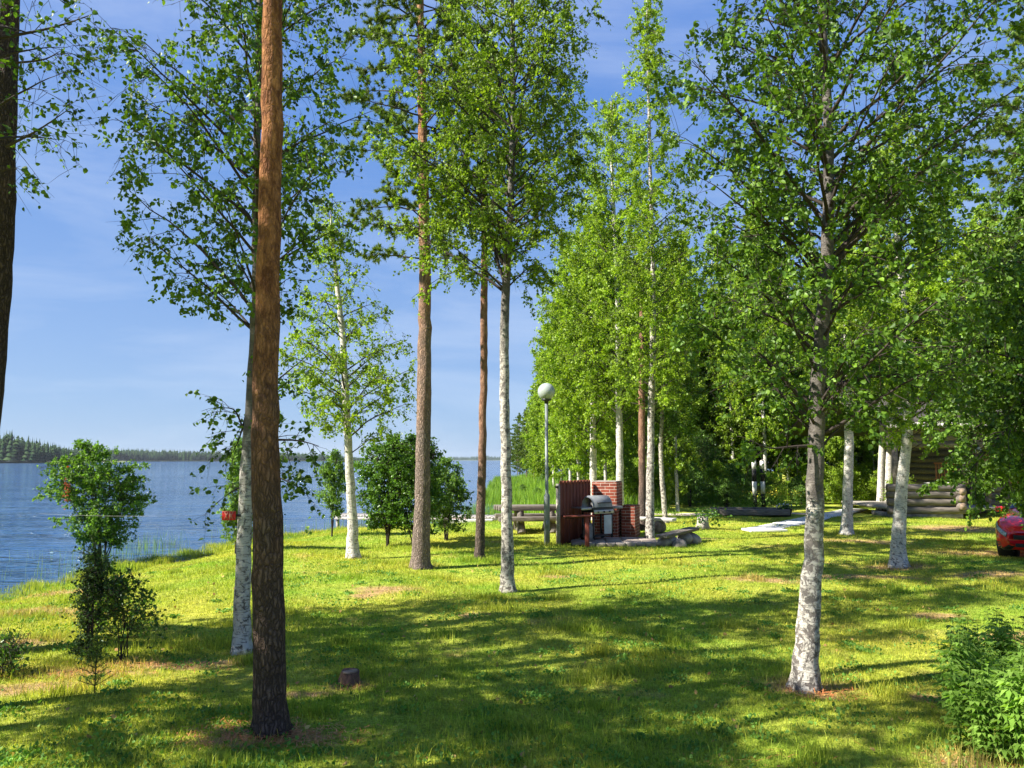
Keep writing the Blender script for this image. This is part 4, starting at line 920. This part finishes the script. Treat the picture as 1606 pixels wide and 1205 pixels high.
# plank benches on stones/logs
def log_bench(a, b, zt, w_, th, sup, label, mat, tilt=0):
    a, b = np.array(a, float), np.array(b, float); m_ = (a+b)/2; ang = math.atan2(*(b-a)[::-1]); Ln = np.hypot(*(b-a)); z0 = gz1(*m_); o = empty('log_bench', (m_[0], m_[1], z0), ang)
    s_ = MB(); xs = np.linspace(-Ln/2, Ln/2, 9); rr = np.random.RandomState(int(Ln*100))
    V = []; 
    for x in xs:
        ww = w_*(1+.06*rr.randn()); V += [(x,-ww/2,zt+tilt*x),(x,ww/2,zt+tilt*x),(x,ww/2*.85,zt-th+tilt*x),(x,-ww/2*.85,zt-th+tilt*x)]
    Fq = [(k*4+m, k*4+(m+1)%4, k*4+4+(m+1)%4, k*4+4+m) for k in range(8) for m in range(4)]+[(3,2,1,0),(32,33,34,35)]
    s_.add(V, Fq).build('seat', mat, o, bevel=.012)
    for (x, r_, ln, kind) in sup:
        h = zt-th+tilt*x
        if kind == 'log':
            m = MB(); m.tube([(x,-ln/2,r_-.03),(x,0,r_-.03),(x,ln/2,r_-.03)], [r_,r_*1.03,r_], 16, bump=.03, seed=int(r_*100)); m.G = {(k[0], 1 if k[0] == 16 else 0): v for k, v in m.G.items()}
            m.build('support_log', [M['log_wood'], M['end_grain']], o)
        else:
            me = MB(); th_ = np.linspace(.05, math.pi-.05, 9); me.lathe([(r_*math.sin(t)*(1+.1*math.sin(t*5)), h/2-h*.56*math.cos(t)) for t in th_], (x,0,0), 12); ob = me.build('support_stone', M['stone'], o)
            ob.data.transform(Matrix.Diagonal((1, ln, 1, 1)))
    tag(o, label, 'bench'); return o
g1 = at(1000, 822, 23.6); log_bench((3.2,23.9), (at(1057,820,23.0)[0],22.9), .44, .34, .09, [(-.55,.17,.34,'log'),(.42,.19,.36,'log')], 'pale plank bench on logs just behind the tallest thin birch', M['pale_plank'])
log_bench((at(1034,850,20.3)[0],20.0), (at(1088,838,21.2)[0],21.1), .38, .36, .08, [(-.34,.20,.9,'stone'),(.30,.21,1.,'stone')], 'tilted weathered plank bench on two round stones, nearest the lawn', M['log_wood'], tilt=.07)
rs3 = np.random.RandomState(4)
def rock(px, py, r_, label, sq=.75):
    p = ground(px, py); m = MB(); t_ = np.linspace(.03, math.pi-.03, 10); m.lathe([(r_*math.sin(t), -r_*sq*math.cos(t)+r_*sq*.55) for t in t_], (0,0,0), 14)
    o = m.build('rock', M['stone'], None); o.location = p
    co = np.empty(len(o.data.vertices)*3, np.float32); o.data.vertices.foreach_get('co', co); co = co.reshape(-1,3); co += r_*.12*np.sin(co[:,[1,2,0]]/r_*2.3+rs3.rand(3)*6)+r_*.03*rs3.randn(*co.shape); o.data.vertices.foreach_set('co', co.ravel().astype(np.float32))
    tag(o, label, 'rock')
rock(1042,857,.22,'brownish field stone at the left foot of the tilted plank bench'); rock(1066,859,.18,'smaller stone between the feet of the tilted plank bench'); rock(1087,852,.25,'big rounded grey stone at the right foot of the tilted plank bench')
rock(112,902,.22,'low reddish stone on the water edge left of the tall bush', .5); rock(340,845,.2,'grey shore stone behind the birch with the red board', .5); rock(497,832,.3,'flat pinkish stone at the water edge', .4)

# ------------------------------------------------------------------ picnic table
pz = 24.2; a = at(778, 830, pz)[0]; b = at(880, 828, pz)[0]; m0 = (a+b)/2; gzp = gz1(m0, pz); PT = empty('picnic_table', (m0, pz, gzp), R(6)); Lh = (b-a)/2
for k in range(3): MB().box((0,(-.26+.26*k),.74), (2*Lh+.1*(k-1),.255,.15)).build('table_board', M['log_wood'], PT, bevel=.012)
for s_ in (-1, 1):
    MB().box((0,s_*.68,.44), (2*Lh*.98,.32,.13)).build('bench_seat', M['log_wood'], PT, bevel=.012)
for x_ in (-.30, .66):
    m = MB()
    for s_ in (-1, 1): m.tube([(x_,s_*.72,0),(x_,s_*.62,.18),(x_,s_*.34,.42),(x_,s_*.24,.69)], [.14,.12,.11,.13], 8, bump=.03)
    m.box((x_,0,.36), (.14,.62,.60), taper=.8).box((x_,0,.37), (.09,1.5,.11)).box((x_,0,.66), (.09,.72,.09)).box((x_,0,.09),(.13,1.6,.12)); m.build('trestle', M['log_wood'], PT, bevel=.006)
tag(PT, 'heavy weathered log picnic table with attached benches left of the lamp post', 'picnic table')
# pier at the water
pr = empty('wooden_pier', (0,0,0)); m = MB(); 
P0 = at(790, 808, 29.5); P1 = at(532, 806, 31.5); L_ = abs(P1[0]-P0[0]); nb = 52
for k in range(nb):
    f = (k+.5)/nb; m.box((P0[0]+(P1[0]-P0[0])*f, 30.0+1.2*f, WATER+.42+.004*math.sin(k*2.7)), (L_/nb*.93, 1.3, .045), rz=-.17)
m.build('deck', M['pier'], pr)
MB().box(((P0[0]+P1[0])/2, 29.97, WATER+.33), (L_+.1,.07,.12), rz=-math.atan2(1.2, L_)).build('side_beam', M['pier'], pr)
for k in range(6):
    f = k/5*.96+.02; MB().tube([(P0[0]+(P1[0]-P0[0])*f, 29.5+1.2*f, WATER-.6),(P0[0]+(P1[0]-P0[0])*f, 29.5+1.2*f, WATER+.40)], [.07,.07], 10).build('pile', M['old_wood'], pr)
tag(pr, 'long low weathered pier at the water behind the bushes and picnic table', 'pier')
x_ = at(724, 806, 28.6)[0]; rb = empty('wooden_block', (x_, 28.3, gz1(x_, 28.3))); 
MB().box((0,0,.22), (.62,.30,.10)).box((-.24,0,.08),(.08,.28,.2)).box((.24,0,.08),(.08,.28,.2)).build('stool_body', M['red_wood'], rb, bevel=.01); rb.name = 'low_stool'; tag(rb, 'low reddish wooden stool by the pier, right of the lighter bush', 'stool')
x_ = at(738, 818, 28)[0]; ps = MB().box((x_, 27.9, gz1(x_, 27.9)+.09), (1.6,.5,.14), rz=.03).build('pale_step', M['pale_plank'], None, bevel=.02); tag(ps, 'pale flat wooden step on the bank before the pier', 'step')

# ------------------------------------------------------------------ paths, boards, posts beyond
def sheet(name, pts, z, mat, label, kind='structure', th=.0):
    P = []
    for px, py in pts:
        g_ = ground(px, py); P.append((g_[0], g_[1], g_[2]+z))
    n = len(P); m = MB(); m.add(P, [tuple(range(n))])
    if th: m.add(P+[(a, b, c-th) for a, b, c in P], [(i, n+i, n+(i+1)%n, (i+1)%n) for i in range(n)])
    o = m.build(name, mat); tag(o, label, None if kind else 'walkway', None, kind); return o
M['sand'] = simple('pale_sand_path', (.55,.46,.38), (.42,.34,.27), .95, 3)
def band(name, y0, y1, pxa, pxb, mat, label):
    xa, xb = (pxa-CX)/F*y0, (pxb-CX)/F*y0; xs = np.linspace(xa, xb, 40); V = []
    for x in xs:
        wob = .12*math.sin(x*1.3); V += [(x, y0+wob, gz1(x, y0+wob)+.006), (x, y1+wob, gz1(x, y1+wob)+.006)]
    o = MB().add(V, [(2*k, 2*k+2, 2*k+3, 2*k+1) for k in range(39)]).build(name, mat); tag(o, label, None, kind='structure')
band('sand_path', 31.2, 32.5, 985, 1300, M['sand'], 'narrow pale sand path running along the edge of the wood')
def boards(name, a, b, w_, n, mat, label, cat='walkway', z=.07, fr=None):
    a, b = np.array(a), np.array(b); d = b-a; L_ = np.hypot(*d); ang = math.atan2(d[1], d[0]); o = empty(name, (a[0], a[1], gz1(*a)), ang); m = MB(); r_ = np.random.RandomState(n)
    for k in range(n): m.box((L_*(k+.5)/n, 0, z+.003*r_.randn()), (L_/n*.95, w_*(1+.012*r_.randn()), .04))
    m.build('board_deck', mat, o)
    for s_ in (-1, 1): MB().box((L_/2, s_*w_*.45, z/2-.01), (L_, .08, z)).build('bearer', fr or M['old_wood'], o)
    tag(o, label, cat); return o
q0 = ground(1180, 834); q1 = ground(1345, 799)
M['white_plank'] = simple('sun_bleached_plank', (.78,.76,.74), (.62,.6,.58), .7, 3, stretch=(14,2,14), bump=.2)  # near-white tone stands for full sunlight, put into the plank colour
boards('boardwalk', (q0[0]+.25,q0[1]), (q1[0],q1[1]), .9, 46, M['white_plank'], 'sunlit white boardwalk of cross boards leading towards the cabin')
q0 = ground(1196, 836); sl = MB().box((q0[0]+.2, q0[1]+.45, q0[2]+.05), (1.2,.7,.07), rz=.12).build('boardwalk_step', M['white_plank'], None, bevel=.01); tag(sl, 'wide pale plank step at the near end of the boardwalk', 'step')
q0 = ground(1136, 812); q1 = ground(1232, 809)
dk = empty('raised_bed', (0,0,0)); MB().box(((q0[0]+q1[0])/2, q0[1]+.6, .16), (q1[0]-q0[0], .16, .22)).box(((q0[0]+q1[0])/2, q0[1]+2.0, .16), (q1[0]-q0[0], .16, .22)).box((q0[0]+.02, q0[1]+1.3, .16), (.16,1.24,.2)).box((q1[0]-.02, q0[1]+1.3, .16), (.16,1.24,.2)).build('timber_frame', M['log_wood'], dk, bevel=.01)
MB().box(((q0[0]+q1[0])/2, q0[1]+1.3, .14), (q1[0]-q0[0]-.18, 1.24, .12)).build('bed_fill', M['sand'], dk); tag(dk, 'long low dark timber frame on the grass before the striped posts', 'bed')
for (px, lb) in [(1184.5,'left one of the two black and white striped posts'),(1197.5,'right one of the two black and white striped posts')]:
    g_ = ground(px, 796); o = empty('striped_post', g_); H = (at(px, 723, g_[1])[2]-g_[2]); zz = [0,.29,.555,.83,1.0]
    for k in range(4):
        z0, z1 = zz[k]*H, zz[k+1]*H; MB().tube([(0,0,z0+.0),(0,0,z1)], [.102,.100], 16, bump=.01).build('black_band' if k % 2 == 0 else 'white_band', M['black_paint'] if k % 2 == 0 else M['white_paint'], o, smooth=False)
    MB().lathe([(0,H),(.095,H+.002),(.06,H+.05),(0,H+.06)], sides=14).build('cap', M['old_wood'], o)
    tag(o, lb, 'post', 'black and white striped posts at the edge of the wood')
# flower pot and yellow flowers
g_ = ground(1236, 811); fp = empty('flower_pot', g_+np.array([0,.3,0])); MB().lathe([(0,0),(.2,0),(.28,.28),(.3,.3),(.25,.3),(0,.26)], sides=20).build('pot', M['terracotta'], fp, smooth=False)
r_ = np.random.RandomState(2); V, q = leaf_geo(np.array([0,0,.34])+r_.randn(160,3)*np.array([.14,.12,.06]), .09, r_, -.6); link(bpy.data.objects.new('pot_leaves', arr_mesh('pot_leaves', V, [(q, 0)], [M['bush_leaf']])), fp)
V, q = leaf_geo(np.array([0,0,.42])+r_.randn(60,3)*np.array([.13,.12,.05]), .05, r_, 0, asp=1.1); link(bpy.data.objects.new('blossoms', arr_mesh('blossoms', V, [(q, 0)], [M['flower']])), fp)
tag(fp, 'dark pot of small pale flowers beside the boardwalk', 'flower pot')
g_ = ground(1215, 797); r_ = np.random.RandomState(12); yf = empty('yellow_flowers', g_)
P = r_.randn(260,3)*np.array([1.0,.3,.10])+np.array([.4,.8,.62]); V, q = leaf_geo(P, .07, r_, 0, asp=1.); link(bpy.data.objects.new('blossoms', arr_mesh('blossoms', V, [(q, 0)], [M['yellow_flower']])), yf)
P = np.abs(r_.rand(900,3))*np.array([3.4,.8,.6])+np.array([-1.3,.4,0]); V, q = leaf_geo(P, .10, r_, -.4, asp=.4); link(bpy.data.objects.new('leaves', arr_mesh('leaves', V, [(q, 0)], [M['herb']])), yf)
tag(yf, 'yellow flowering perennials right of the striped posts', 'flowers')
# mossy stump with sprouts
g_ = ground(1102, 829); ms = empty('old_stump', g_); MB().tube([(0,0,-.03),(0,0,.12),(.01,0,.38)], [.26,.19,.16], 16, bump=.08, seed=2).build('stump_wood', M['old_wood'], ms)
V, q = leaf_geo(np.array([.1,-.05,.35])+r_.randn(240,3)*np.array([.3,.22,.16]), .08, r_, -.3); link(bpy.data.objects.new('foliage', arr_mesh('foliage', V, [(q, 0)], [M['bush_leaf']])), ms); tag(ms, 'grey old stump with green sprouts between the tilted bench and the boardwalk', 'stump')

# ------------------------------------------------------------------ red board and line by the birch
Y2 = 9.2; c0 = at(359, 809, Y2-.13); rbd = empty('red_board', c0, R(4)); 
MB().box((0,0,0), (.155,.012,.105)).build('plate', M['sign_red'], rbd, bevel=.002)
mm = MB()
for x_ in (-.052, .052):
    for s_ in (-1, 1): mm.box((x_*.55,-.0085,0), (.009,.004,.085), ry=s_*.42)
mm.box((.0,-.0085,.048), (.15,.003,.004)).box((.012,-.0095,0), (.012,.003,.10)); mm.build('pale_mark', M['sign_pale'], rbd)
MB().box((.125,.02,0), (.10,.02,.03)).build('bracket', M['black_metal'], rbd); tag(rbd, 'small red board fixed to the left side of the birch trunk', 'sign')
a = at(62, 806, 15.2); b = at(383, 807, 9.15); nn = 20; pts = [a*(1-t)+b*t+np.array([0,0,-.16*math.sin(math.pi*t)*.2]) for t in np.linspace(0, 1, nn)]
ln = MB().tube(pts, [.0013]*nn, 6).build('line', M['rope'], None, smooth=True); ln.name = 'rope_line'; tag(ln, 'thin pale line stretched from the tall bush to the birch with the red board', 'line')

# ------------------------------------------------------------------ log cabin
cb = empty('log_cabin', (0,0,0)); cz = gz1(16, 30)
def logs(m, x0, x1, y, zlist, r_, seed=0, axis='x'):
    for k, z in enumerate(zlist):
        n_ = 10; t = np.linspace(0, 1, n_); rr = np.random.RandomState(seed+k)
        pts = [(x0+(x1-x0)*u, y+.012*rr.randn(), z+.008*rr.randn()) if axis == 'x' else (y+.012*rr.randn(), x0+(x1-x0)*u, z+.008*rr.randn()) for u in t]
        m.tube(pts, [r_*(1+.025*rr.randn()) for _ in t], 14, 0)
yP = 29.6; xl = at(1393, 800, yP)[0]; xr = at(1513, 800, yP)[0]; xw = at(1530, 800, 31.4)[0]
m = MB(); logs(m, xl, xr, yP, [.30,.60,.88,1.13], .155, 1); m.G = {(k[0], 1 if k[0] == 14 else 0): v for k, v in m.G.items()}; m.build('porch_rail_logs', [M['cabin_log'], M['end_grain']], cb, smooth=False)
m = MB(); logs(m, yP-.35, 34.5, xr-.25, [.45,.74,1.0], .14, 5, 'y'); m.G = {(k[0], 1 if k[0] == 14 else 0): v for k, v in m.G.items()}; m.build('porch_side_logs', [M['cabin_log'], M['end_grain']], cb)
MB().box(((xl+xr)/2, yP+.1, .07), (xr-xl-.2, .3, .2)).box((xl+.3, yP+1.0, .08), (.3,1.4,.2)).build('footing', M['stone'], cb)
m = MB(); logs(m, xw, xw+9, 31.6, [.20+.27*k for k in range(11)], .15, 20); m.build('front_wall', M['cabin_log'], cb)
m = MB(); logs(m, 31.0, 38.5, xw+.3, [.33+.27*k for k in range(10)], .15, 40, 'y'); m.G = {(k[0], 1 if k[0] == 14 else 0): v for k, v in m.G.items()}; m.build('side_wall', [M['cabin_log'], M['end_grain']], cb)
m = MB(); logs(m, xw, xw+9, 38.4, [.20+.27*k for k in range(11)], .15, 60); m.build('back_wall', M['cabin_log'], cb)
ex = at(1390, 700, 29.6)[0]-.3; zr0, zr1 = 2.85, 4.2
m = MB(); logs(m, ex+.3, xw+9, yP, [2.80,3.06,3.32,3.56], .14, 80); m.build('porch_beam', M['cabin_log'], cb)
for x_ in (xl+.35, xl+3.0): MB().tube([(x_,yP,1.2),(x_,yP,2.72)], [.12,.11], 12).build('porch_post', M['cabin_log'], cb)
# gabled roof, ridge parallel to the front
V = [(ex,yP-.7,3.55),(xw+9.6,yP-.7,3.55),(xw+9.6,34.6,5.3),(ex,34.6,5.3),(ex,39.6,3.55),(xw+9.6,39.6,3.55)]; V2 = [(a,b,c-.14) for a,b,c in V]
MB().add(V+V2, [(0,1,2,3),(3,2,5,4),(7,6,9,8),(8,9,10,11),(0,6,7,1),(4,5,11,10)]).build('roof', M['roof'], cb)
MB().box(((ex+xw+9.6)/2, yP-.72, 3.50), (xw+9.6-ex, .04, .2)).build('barge_board', M['barge'], cb)
MB().box(((xl+xw)/2+.3, 32, .35), (xw-xl+.2, 4.5, .1)).build('porch_floor', M['old_wood'], cb)
for (x_, w_) in ((xw+2.0, 1.1), (xw+5.6, 1.1)):
    f = MB().box((x_, 31.42, 1.75), (w_, .08, 1.0)).build('window_frame', M['orange_wood'], cb); 
    MB().box((x_-w_/4, 31.372, 1.75), (w_/2-.09, .02, .86)).box((x_+w_/4, 31.372, 1.75), (w_/2-.09, .02, .86)).build('pane', M['window_glass'], f)
# door and railing in the porch
MB().box((xw+.12, 33.0, 1.35), (.06,.9,1.95)).build('door', M['orange_wood'], cb)
m = MB(); x0 = at(1468, 740, 31)[0]
for k in range(7): m.box((x0+k*.11, 31.0, 1.75), (.045,.045,.62))
m.box((x0+.33, 31.0, 2.07), (.78,.06,.06)).box((x0+.33, 31.0, 1.44), (.78,.06,.06)); m.build('railing', M['orange_wood'], cb)
m = MB(); m.box((at(1463,752,29.5)[0], yP, 1.32), (.45,.3,.05)).box((at(1490,760,29.5)[0], yP, 1.32), (.6,.28,.05)); m.build('rail_boards', M['pale_plank'], cb)
tag(cb, 'weathered grey log cabin with a porch of thick horizontal logs at the right', 'cabin')
g_ = at(1540, 712, 29.2); lm = empty('porch_lantern', (g_[0], 29.42, 2.45)); MB().lathe([(0,0),(.10,.01),(.13,.1),(.12,.2),(.05,.24),(0,.25)], sides=16).build('lantern_glass', M['globe'], lm, smooth=True)
MB().box((0,.0,.27), (.05,.05,.06)).build('bracket', M['black_metal'], lm); tag(lm, 'small white lantern hanging under the cabin porch beam', 'lantern')

# ------------------------------------------------------------------ red car (local x runs backwards from the nose, y across, z up)
ST = np.array([ # x, zbottom, half width, zbelt, half top width, ztop
 (0.00,.34,.50,.56,.42,.60),(0.06,.24,.66,.66,.56,.72),(.18,.20,.76,.74,.66,.82),(.45,.19,.83,.82,.72,.92),(.9,.19,.86,.88,.73,.99),(1.25,.19,.875,.92,.72,1.05),(1.75,.19,.88,.95,.62,1.36),
 (2.1,.19,.885,.96,.60,1.45),(2.8,.19,.885,.97,.60,1.47),(3.5,.20,.87,.98,.57,1.42),(3.9,.24,.84,.98,.55,1.20),(4.15,.28,.80,.94,.6,1.02),(4.25,.36,.70,.80,.5,.86)])
def ring_pts(x):
    zb, w, zl, wt, zt = [np.interp(x, ST[:,0], ST[:,k]) for k in range(1, 6)]
    return np.array([(0,zb),(w*.80,zb),(w*.96,zb+.05),(w,zb+.16*(zl-zb)/.5),(w*1.01,(zb+zl)/2),(w*.995,zl-.10),(w*.95,zl-.01),(wt+(w*.93-wt)*.45,(zl*.5+zt*.5)),(wt,zt-.035),(wt*.82,zt),(0,zt+.01)])
KN = np.linspace(0, 1, 11)
def surf(x, v, off=0):
    def pt(x, v):
        r = ring_pts(np.clip(x, 0, 4.25)); return np.array([x, -np.interp(v, KN, r[:,0]), np.interp(v, KN, r[:,1])])
    p = pt(x, v)
    if off:
        a = pt(min(x+.02, 4.25), v)-pt(max(x-.02, 0), v); b = pt(x, min(v+.02, 1))-pt(x, max(v-.02, 0)); n_ = np.cross(a, b); n_ /= np.linalg.norm(n_)+1e-9
        if n_[1] > 0: n_ = -n_
        if x < .1: n_ = unit(n_+np.array([-.6,0,0]))
        p = p+n_*off
    return p
def patch(mb, outline, nx_, ny_, off=.006, mi=0, sides=(1,-1), rim=.0):
    """outline(u,w)-> (x,v)"""
    for s_ in sides:
        V = []
        for a in range(nx_+1):
            for b in range(ny_+1):
                x, v = outline(a/nx_, b/ny_); e = off*(1 if 0 < a < nx_ and 0 < b < ny_ else .25); p = surf(x, v, e); V.append((p[0], p[1]*s_, p[2]))
        q = [(a*(ny_+1)+b, (a+1)*(ny_+1)+b, (a+1)*(ny_+1)+b+1, a*(ny_+1)+b+1) for a in range(nx_) for b in range(ny_)]
        mb.add(V, q, mi)
car_b = 17.3; cx0 = (1566-CX)/F*car_b
car = empty('parked_car', (cx0+.37, car_b-.42, gz1(11.5, 17.6)+.01), R(46))
xs_ = np.concatenate([[0,.02,.05,.09], np.linspace(.14, 4.1, 46), [4.16,4.21,4.25]]); vs = np.linspace(0, 1, 41)
body = MB(); arch = lambda x, z: min(math.hypot(x-.78, z-.31), math.hypot(x-3.42, z-.31)) < .36
V = []; 
for x in xs_:
    row = [surf(x, v) for v in vs]; full = [(p[0], p[1], p[2]) for p in row]+[(p[0], -p[1], p[2]) for p in row[-2:0:-1]]
    V += full
m_ = len(full); q = []
for a in range(len(xs_)-1):
    for b in range(m_):
        i0, i1, i2, i3 = a*m_+b, (a+1)*m_+b, (a+1)*m_+(b+1) % m_, a*m_+(b+1) % m_
        c_ = np.mean([V[i] for i in (i0, i1, i2, i3)], 0)
        if arch(c_[0], c_[2]) and abs(c_[1]) > .55: continue
        q.append((i0, i3, i2, i1))
body.add(V, q); body.G[(m_, 0)] = [np.array([list(range(m_))])]
bo = body.build('body', M['car_red'], car, smooth=True)
for x in (.78, 3.42):
    for s_ in (-1, 1): MB().tube([(x, s_*.50, .31), (x, s_*.82, .31)], [.37,.37], 28, cap=False).tube([(x, s_*.50, .31), (x, s_*.52, .31)], [.37,.37], 28).build('wheel_housing', M['car_black'], car)
for x in (.78, 3.42):
    for s_ in (-1, 1):
        wh = MB().tube([(x,s_*.64,.31),(x,s_*.66,.31),(x,s_*.82,.31),(x,s_*.845,.31)], [.28,.315,.315,.27], 32).build('wheel', M['tyre'], car)
        rm = MB().tube([(x,s_*.835,.31),(x,s_*.85,.31)], [.21,.20], 24)
        for k in range(5): rm.box((x+.1*math.cos(k*1.257), s_*.855, .31+.1*math.sin(k*1.257)), (.20,.02,.05), ry=-k*1.257)
        rm.build('rim', M['chrome'], wh)
hl = MB(); patch(hl, lambda u, w_: (.022+.50*u, .50+.10*w_*(1-.45*u)+.035*u), 16, 6, .010); hl.build('headlight', M['lamp_glass'], car, smooth=True)
hl = MB(); patch(hl, lambda u, w_: (.015+.55*u, .488+.125*w_*(1-.42*u)+.03*u), 16, 6, .005); hl.build('headlight_surround', M['car_black'], car, smooth=True)
fg = MB()
for k in range(3): patch(fg, lambda u, w_, k=k: (.07+.20*u, .19+.045*k+.028*w_), 8, 2, .006)
fg.build('bumper_grille', M['car_black'], car)
fg = MB(); patch(fg, lambda u, w_: (.02+.42*u, .085+.075*w_), 12, 3, .012); fg.build('front_lip', M['car_black'], car)
fg = MB(); fg.box((-.004,0,.50), (.03,.8,.10)).box((-.004,0,.33), (.03,.74,.08)); fg.build('front_grille', M['car_black'], car, bevel=.01)
wn = MB(); patch(wn, lambda u, w_: (1.75+.75*u, .63+.145*w_), 8, 5, .006); patch(wn, lambda u, w_: (2.56+.72*u, .63+.145*w_), 8, 5, .006); wn.build('side_window', M['car_glass'], car, smooth=True)
ws = MB(); V = []; 
for a in range(9):
    for b in range(15):
        x = 1.28+.44*a/8; v = .78+.22*(1-abs(b-7)/7); p = surf(x, v); V.append((p[0]-.012, p[1]*(1 if b < 7 else -1), p[2]+.012))
ws.add(V, [(a*15+b, (a+1)*15+b, (a+1)*15+b+1, a*15+b+1) for a in range(8) for b in range(14)]); ws.build('windscreen', M['car_glass'], car, smooth=True)
for s_ in (-1, 1): MB().box((1.62, s_*.96, 1.02), (.10,.20,.13)).build('wing_mirror', M['car_red'], car, bevel=.03)
for x in (1.72, 2.53, 3.36):
    dl_ = MB(); patch(dl_, lambda u, w_: (x+.008*u, .2+.42*w_), 1, 14, .0025); dl_.build('door_seam', M['car_black'], car)
tag(car, 'red car with its headlight showing, cut by the right edge', 'car')

# ------------------------------------------------------------------ litter of needles and twigs under the trees
rs4 = np.random.RandomState(31); P = []
for px, py, r1, r2, n_ in [(430,1155,.32,.16,1100),(350,1165,.2,.08,130),(1270,1080,.3,.2,260),(1285,1092,.15,.1,120),(550,1080,.15,.1,60),(1410,893,.5,.25,350),(700,962,.1,.1,0),(250,1045,.5,.1,220),(90,1060,.6,.12,260),(1190,1195,.3,.1,40),(1560,1195,.3,.15,90)]:
    if not n_: continue
    g_ = ground(px, py); xy = g_[:2]+rs4.randn(n_, 2)*np.array([r1, r2]); P.append(np.column_stack([xy, gz(xy[:,0], xy[:,1])+.018+.012*rs4.rand(n_)]))
P = np.concatenate(P); a = rs4.rand(len(P))*6.28; D = np.stack([np.cos(a), np.sin(a), rs4.randn(len(P))*.2], 1); W = np.stack([-np.sin(a), np.cos(a), 0*a], 1)*.003
V = np.stack([P-W, P+W, P+D*.06+W*.6, P+D*.06-W*.6], 1).reshape(-1, 3); o = link(bpy.data.objects.new('needle_litter', arr_mesh('needle_litter', V, [(np.arange(len(V)).reshape(-1, 4), 0)], [M['needle_litter']])))
tag(o, 'orange brown fallen needles scattered on the ground', 'needles', kind='stuff')

# ------------------------------------------------------------------ air
hz = MB().box((-500, 2500, 64), (9000, 5600, 0)) if 0 else MB(); hz.box((-600, 2300, 20), (6000, 5000, 48))
m, nt, out = newmat('thin_haze'); q = NT(nt)
pv_ = nt.nodes.new('ShaderNodeVolumePrincipled'); pv_.inputs['Color'].default_value = (.80,.88,1,1); pv_.inputs['Density'].default_value = .00007; pv_.inputs['Anisotropy'].default_value = .2
nt.links.new(pv_.outputs[0], out.inputs['Volume']); ho = hz.build('haze', m); tag(ho, 'thin summer haze over the lake', None, kind='stuff')
# ------------------------------------------------------------------ light, sky, camera
EL, AZ = R(41), math.atan2(-.96, -.30)       # azimuth as (x, y) = (sin, cos)
sdir = Vector((math.sin(AZ)*math.cos(EL), math.cos(AZ)*math.cos(EL), math.sin(EL)))
sun = bpy.data.lights.new('sun', 'SUN'); sun.energy = 5.0; sun.angle = R(.53); sun.color = (1, .955, .84)
so = bpy.data.objects.new('sun', sun); C.objects.link(so); so.rotation_euler = sdir.to_track_quat('Z', 'Y').to_euler()
wd = bpy.data.worlds.new('World'); sc.world = wd; wd.use_nodes = True; nt = wd.node_tree; q = NT(nt); bg = nt.nodes['Background']
sky = q.n('ShaderNodeTexSky', sky_type='NISHITA'); sky.sun_disc = False; sky.sun_elevation = EL; sky.sun_rotation = AZ % (2*math.pi); sky.air_density = 1.0; sky.dust_density = .3; sky.ozone_density = 3.0
tc = q.n('ShaderNodeTexCoord').outputs['Generated']; mp = q.n('ShaderNodeMapping', ins={'Vector': tc, 'Scale': (1.2,1.2,5.5), 'Rotation': (0,R(-14),0)}).outputs[0]
cl = q.math('MULTIPLY', q.ramp(q.noise(mp, 1.7, 6, .6, .5), [(.46, 0), (.80, 1)]), .34)
zz = q.n('ShaderNodeSeparateXYZ', ins={0: tc}).outputs[2]
grad = q.ramp(zz, [(0, (.34,.53,.83)), (.12, (.28,.46,.82)), (.35, (.17,.35,.80)), (.55, (.11,.28,.78)), (1, (.08,.2,.6))])
grad = q.mix(1, grad, (5.6,5.6,5.6), 'MULTIPLY')
skyc = q.mix(.84, sky.outputs[0], grad)
col = q.mix(cl, skyc, (5.2,5.7,6.4))
nt.links.new(col, bg.inputs[0]); bg.inputs[1].default_value = .066
cam = bpy.data.cameras.new('camera'); co_ = bpy.data.objects.new('camera', cam); C.objects.link(co_); sc.camera = co_
cam.sensor_fit = 'HORIZONTAL'; cam.sensor_width = 36; cam.lens = F/1606*36; cam.clip_end = 20000; cam.clip_start = .05
co_.location = CAM; co_.rotation_euler = (R(90)+TH, 0, 0)
sc.view_settings.view_transform = 'Standard'; sc.view_settings.look = 'None'; sc.view_settings.exposure = 1.45; sc.view_settings.gamma = 1
sc.render.engine = 'CYCLES'; sc.cycles.max_bounces = 8; sc.cycles.transparent_max_bounces = 8; sc.cycles.use_denoising = True; sc.cycles.transmission_bounces = 4; sc.cycles.caustics_reflective = False; sc.cycles.caustics_refractive = False
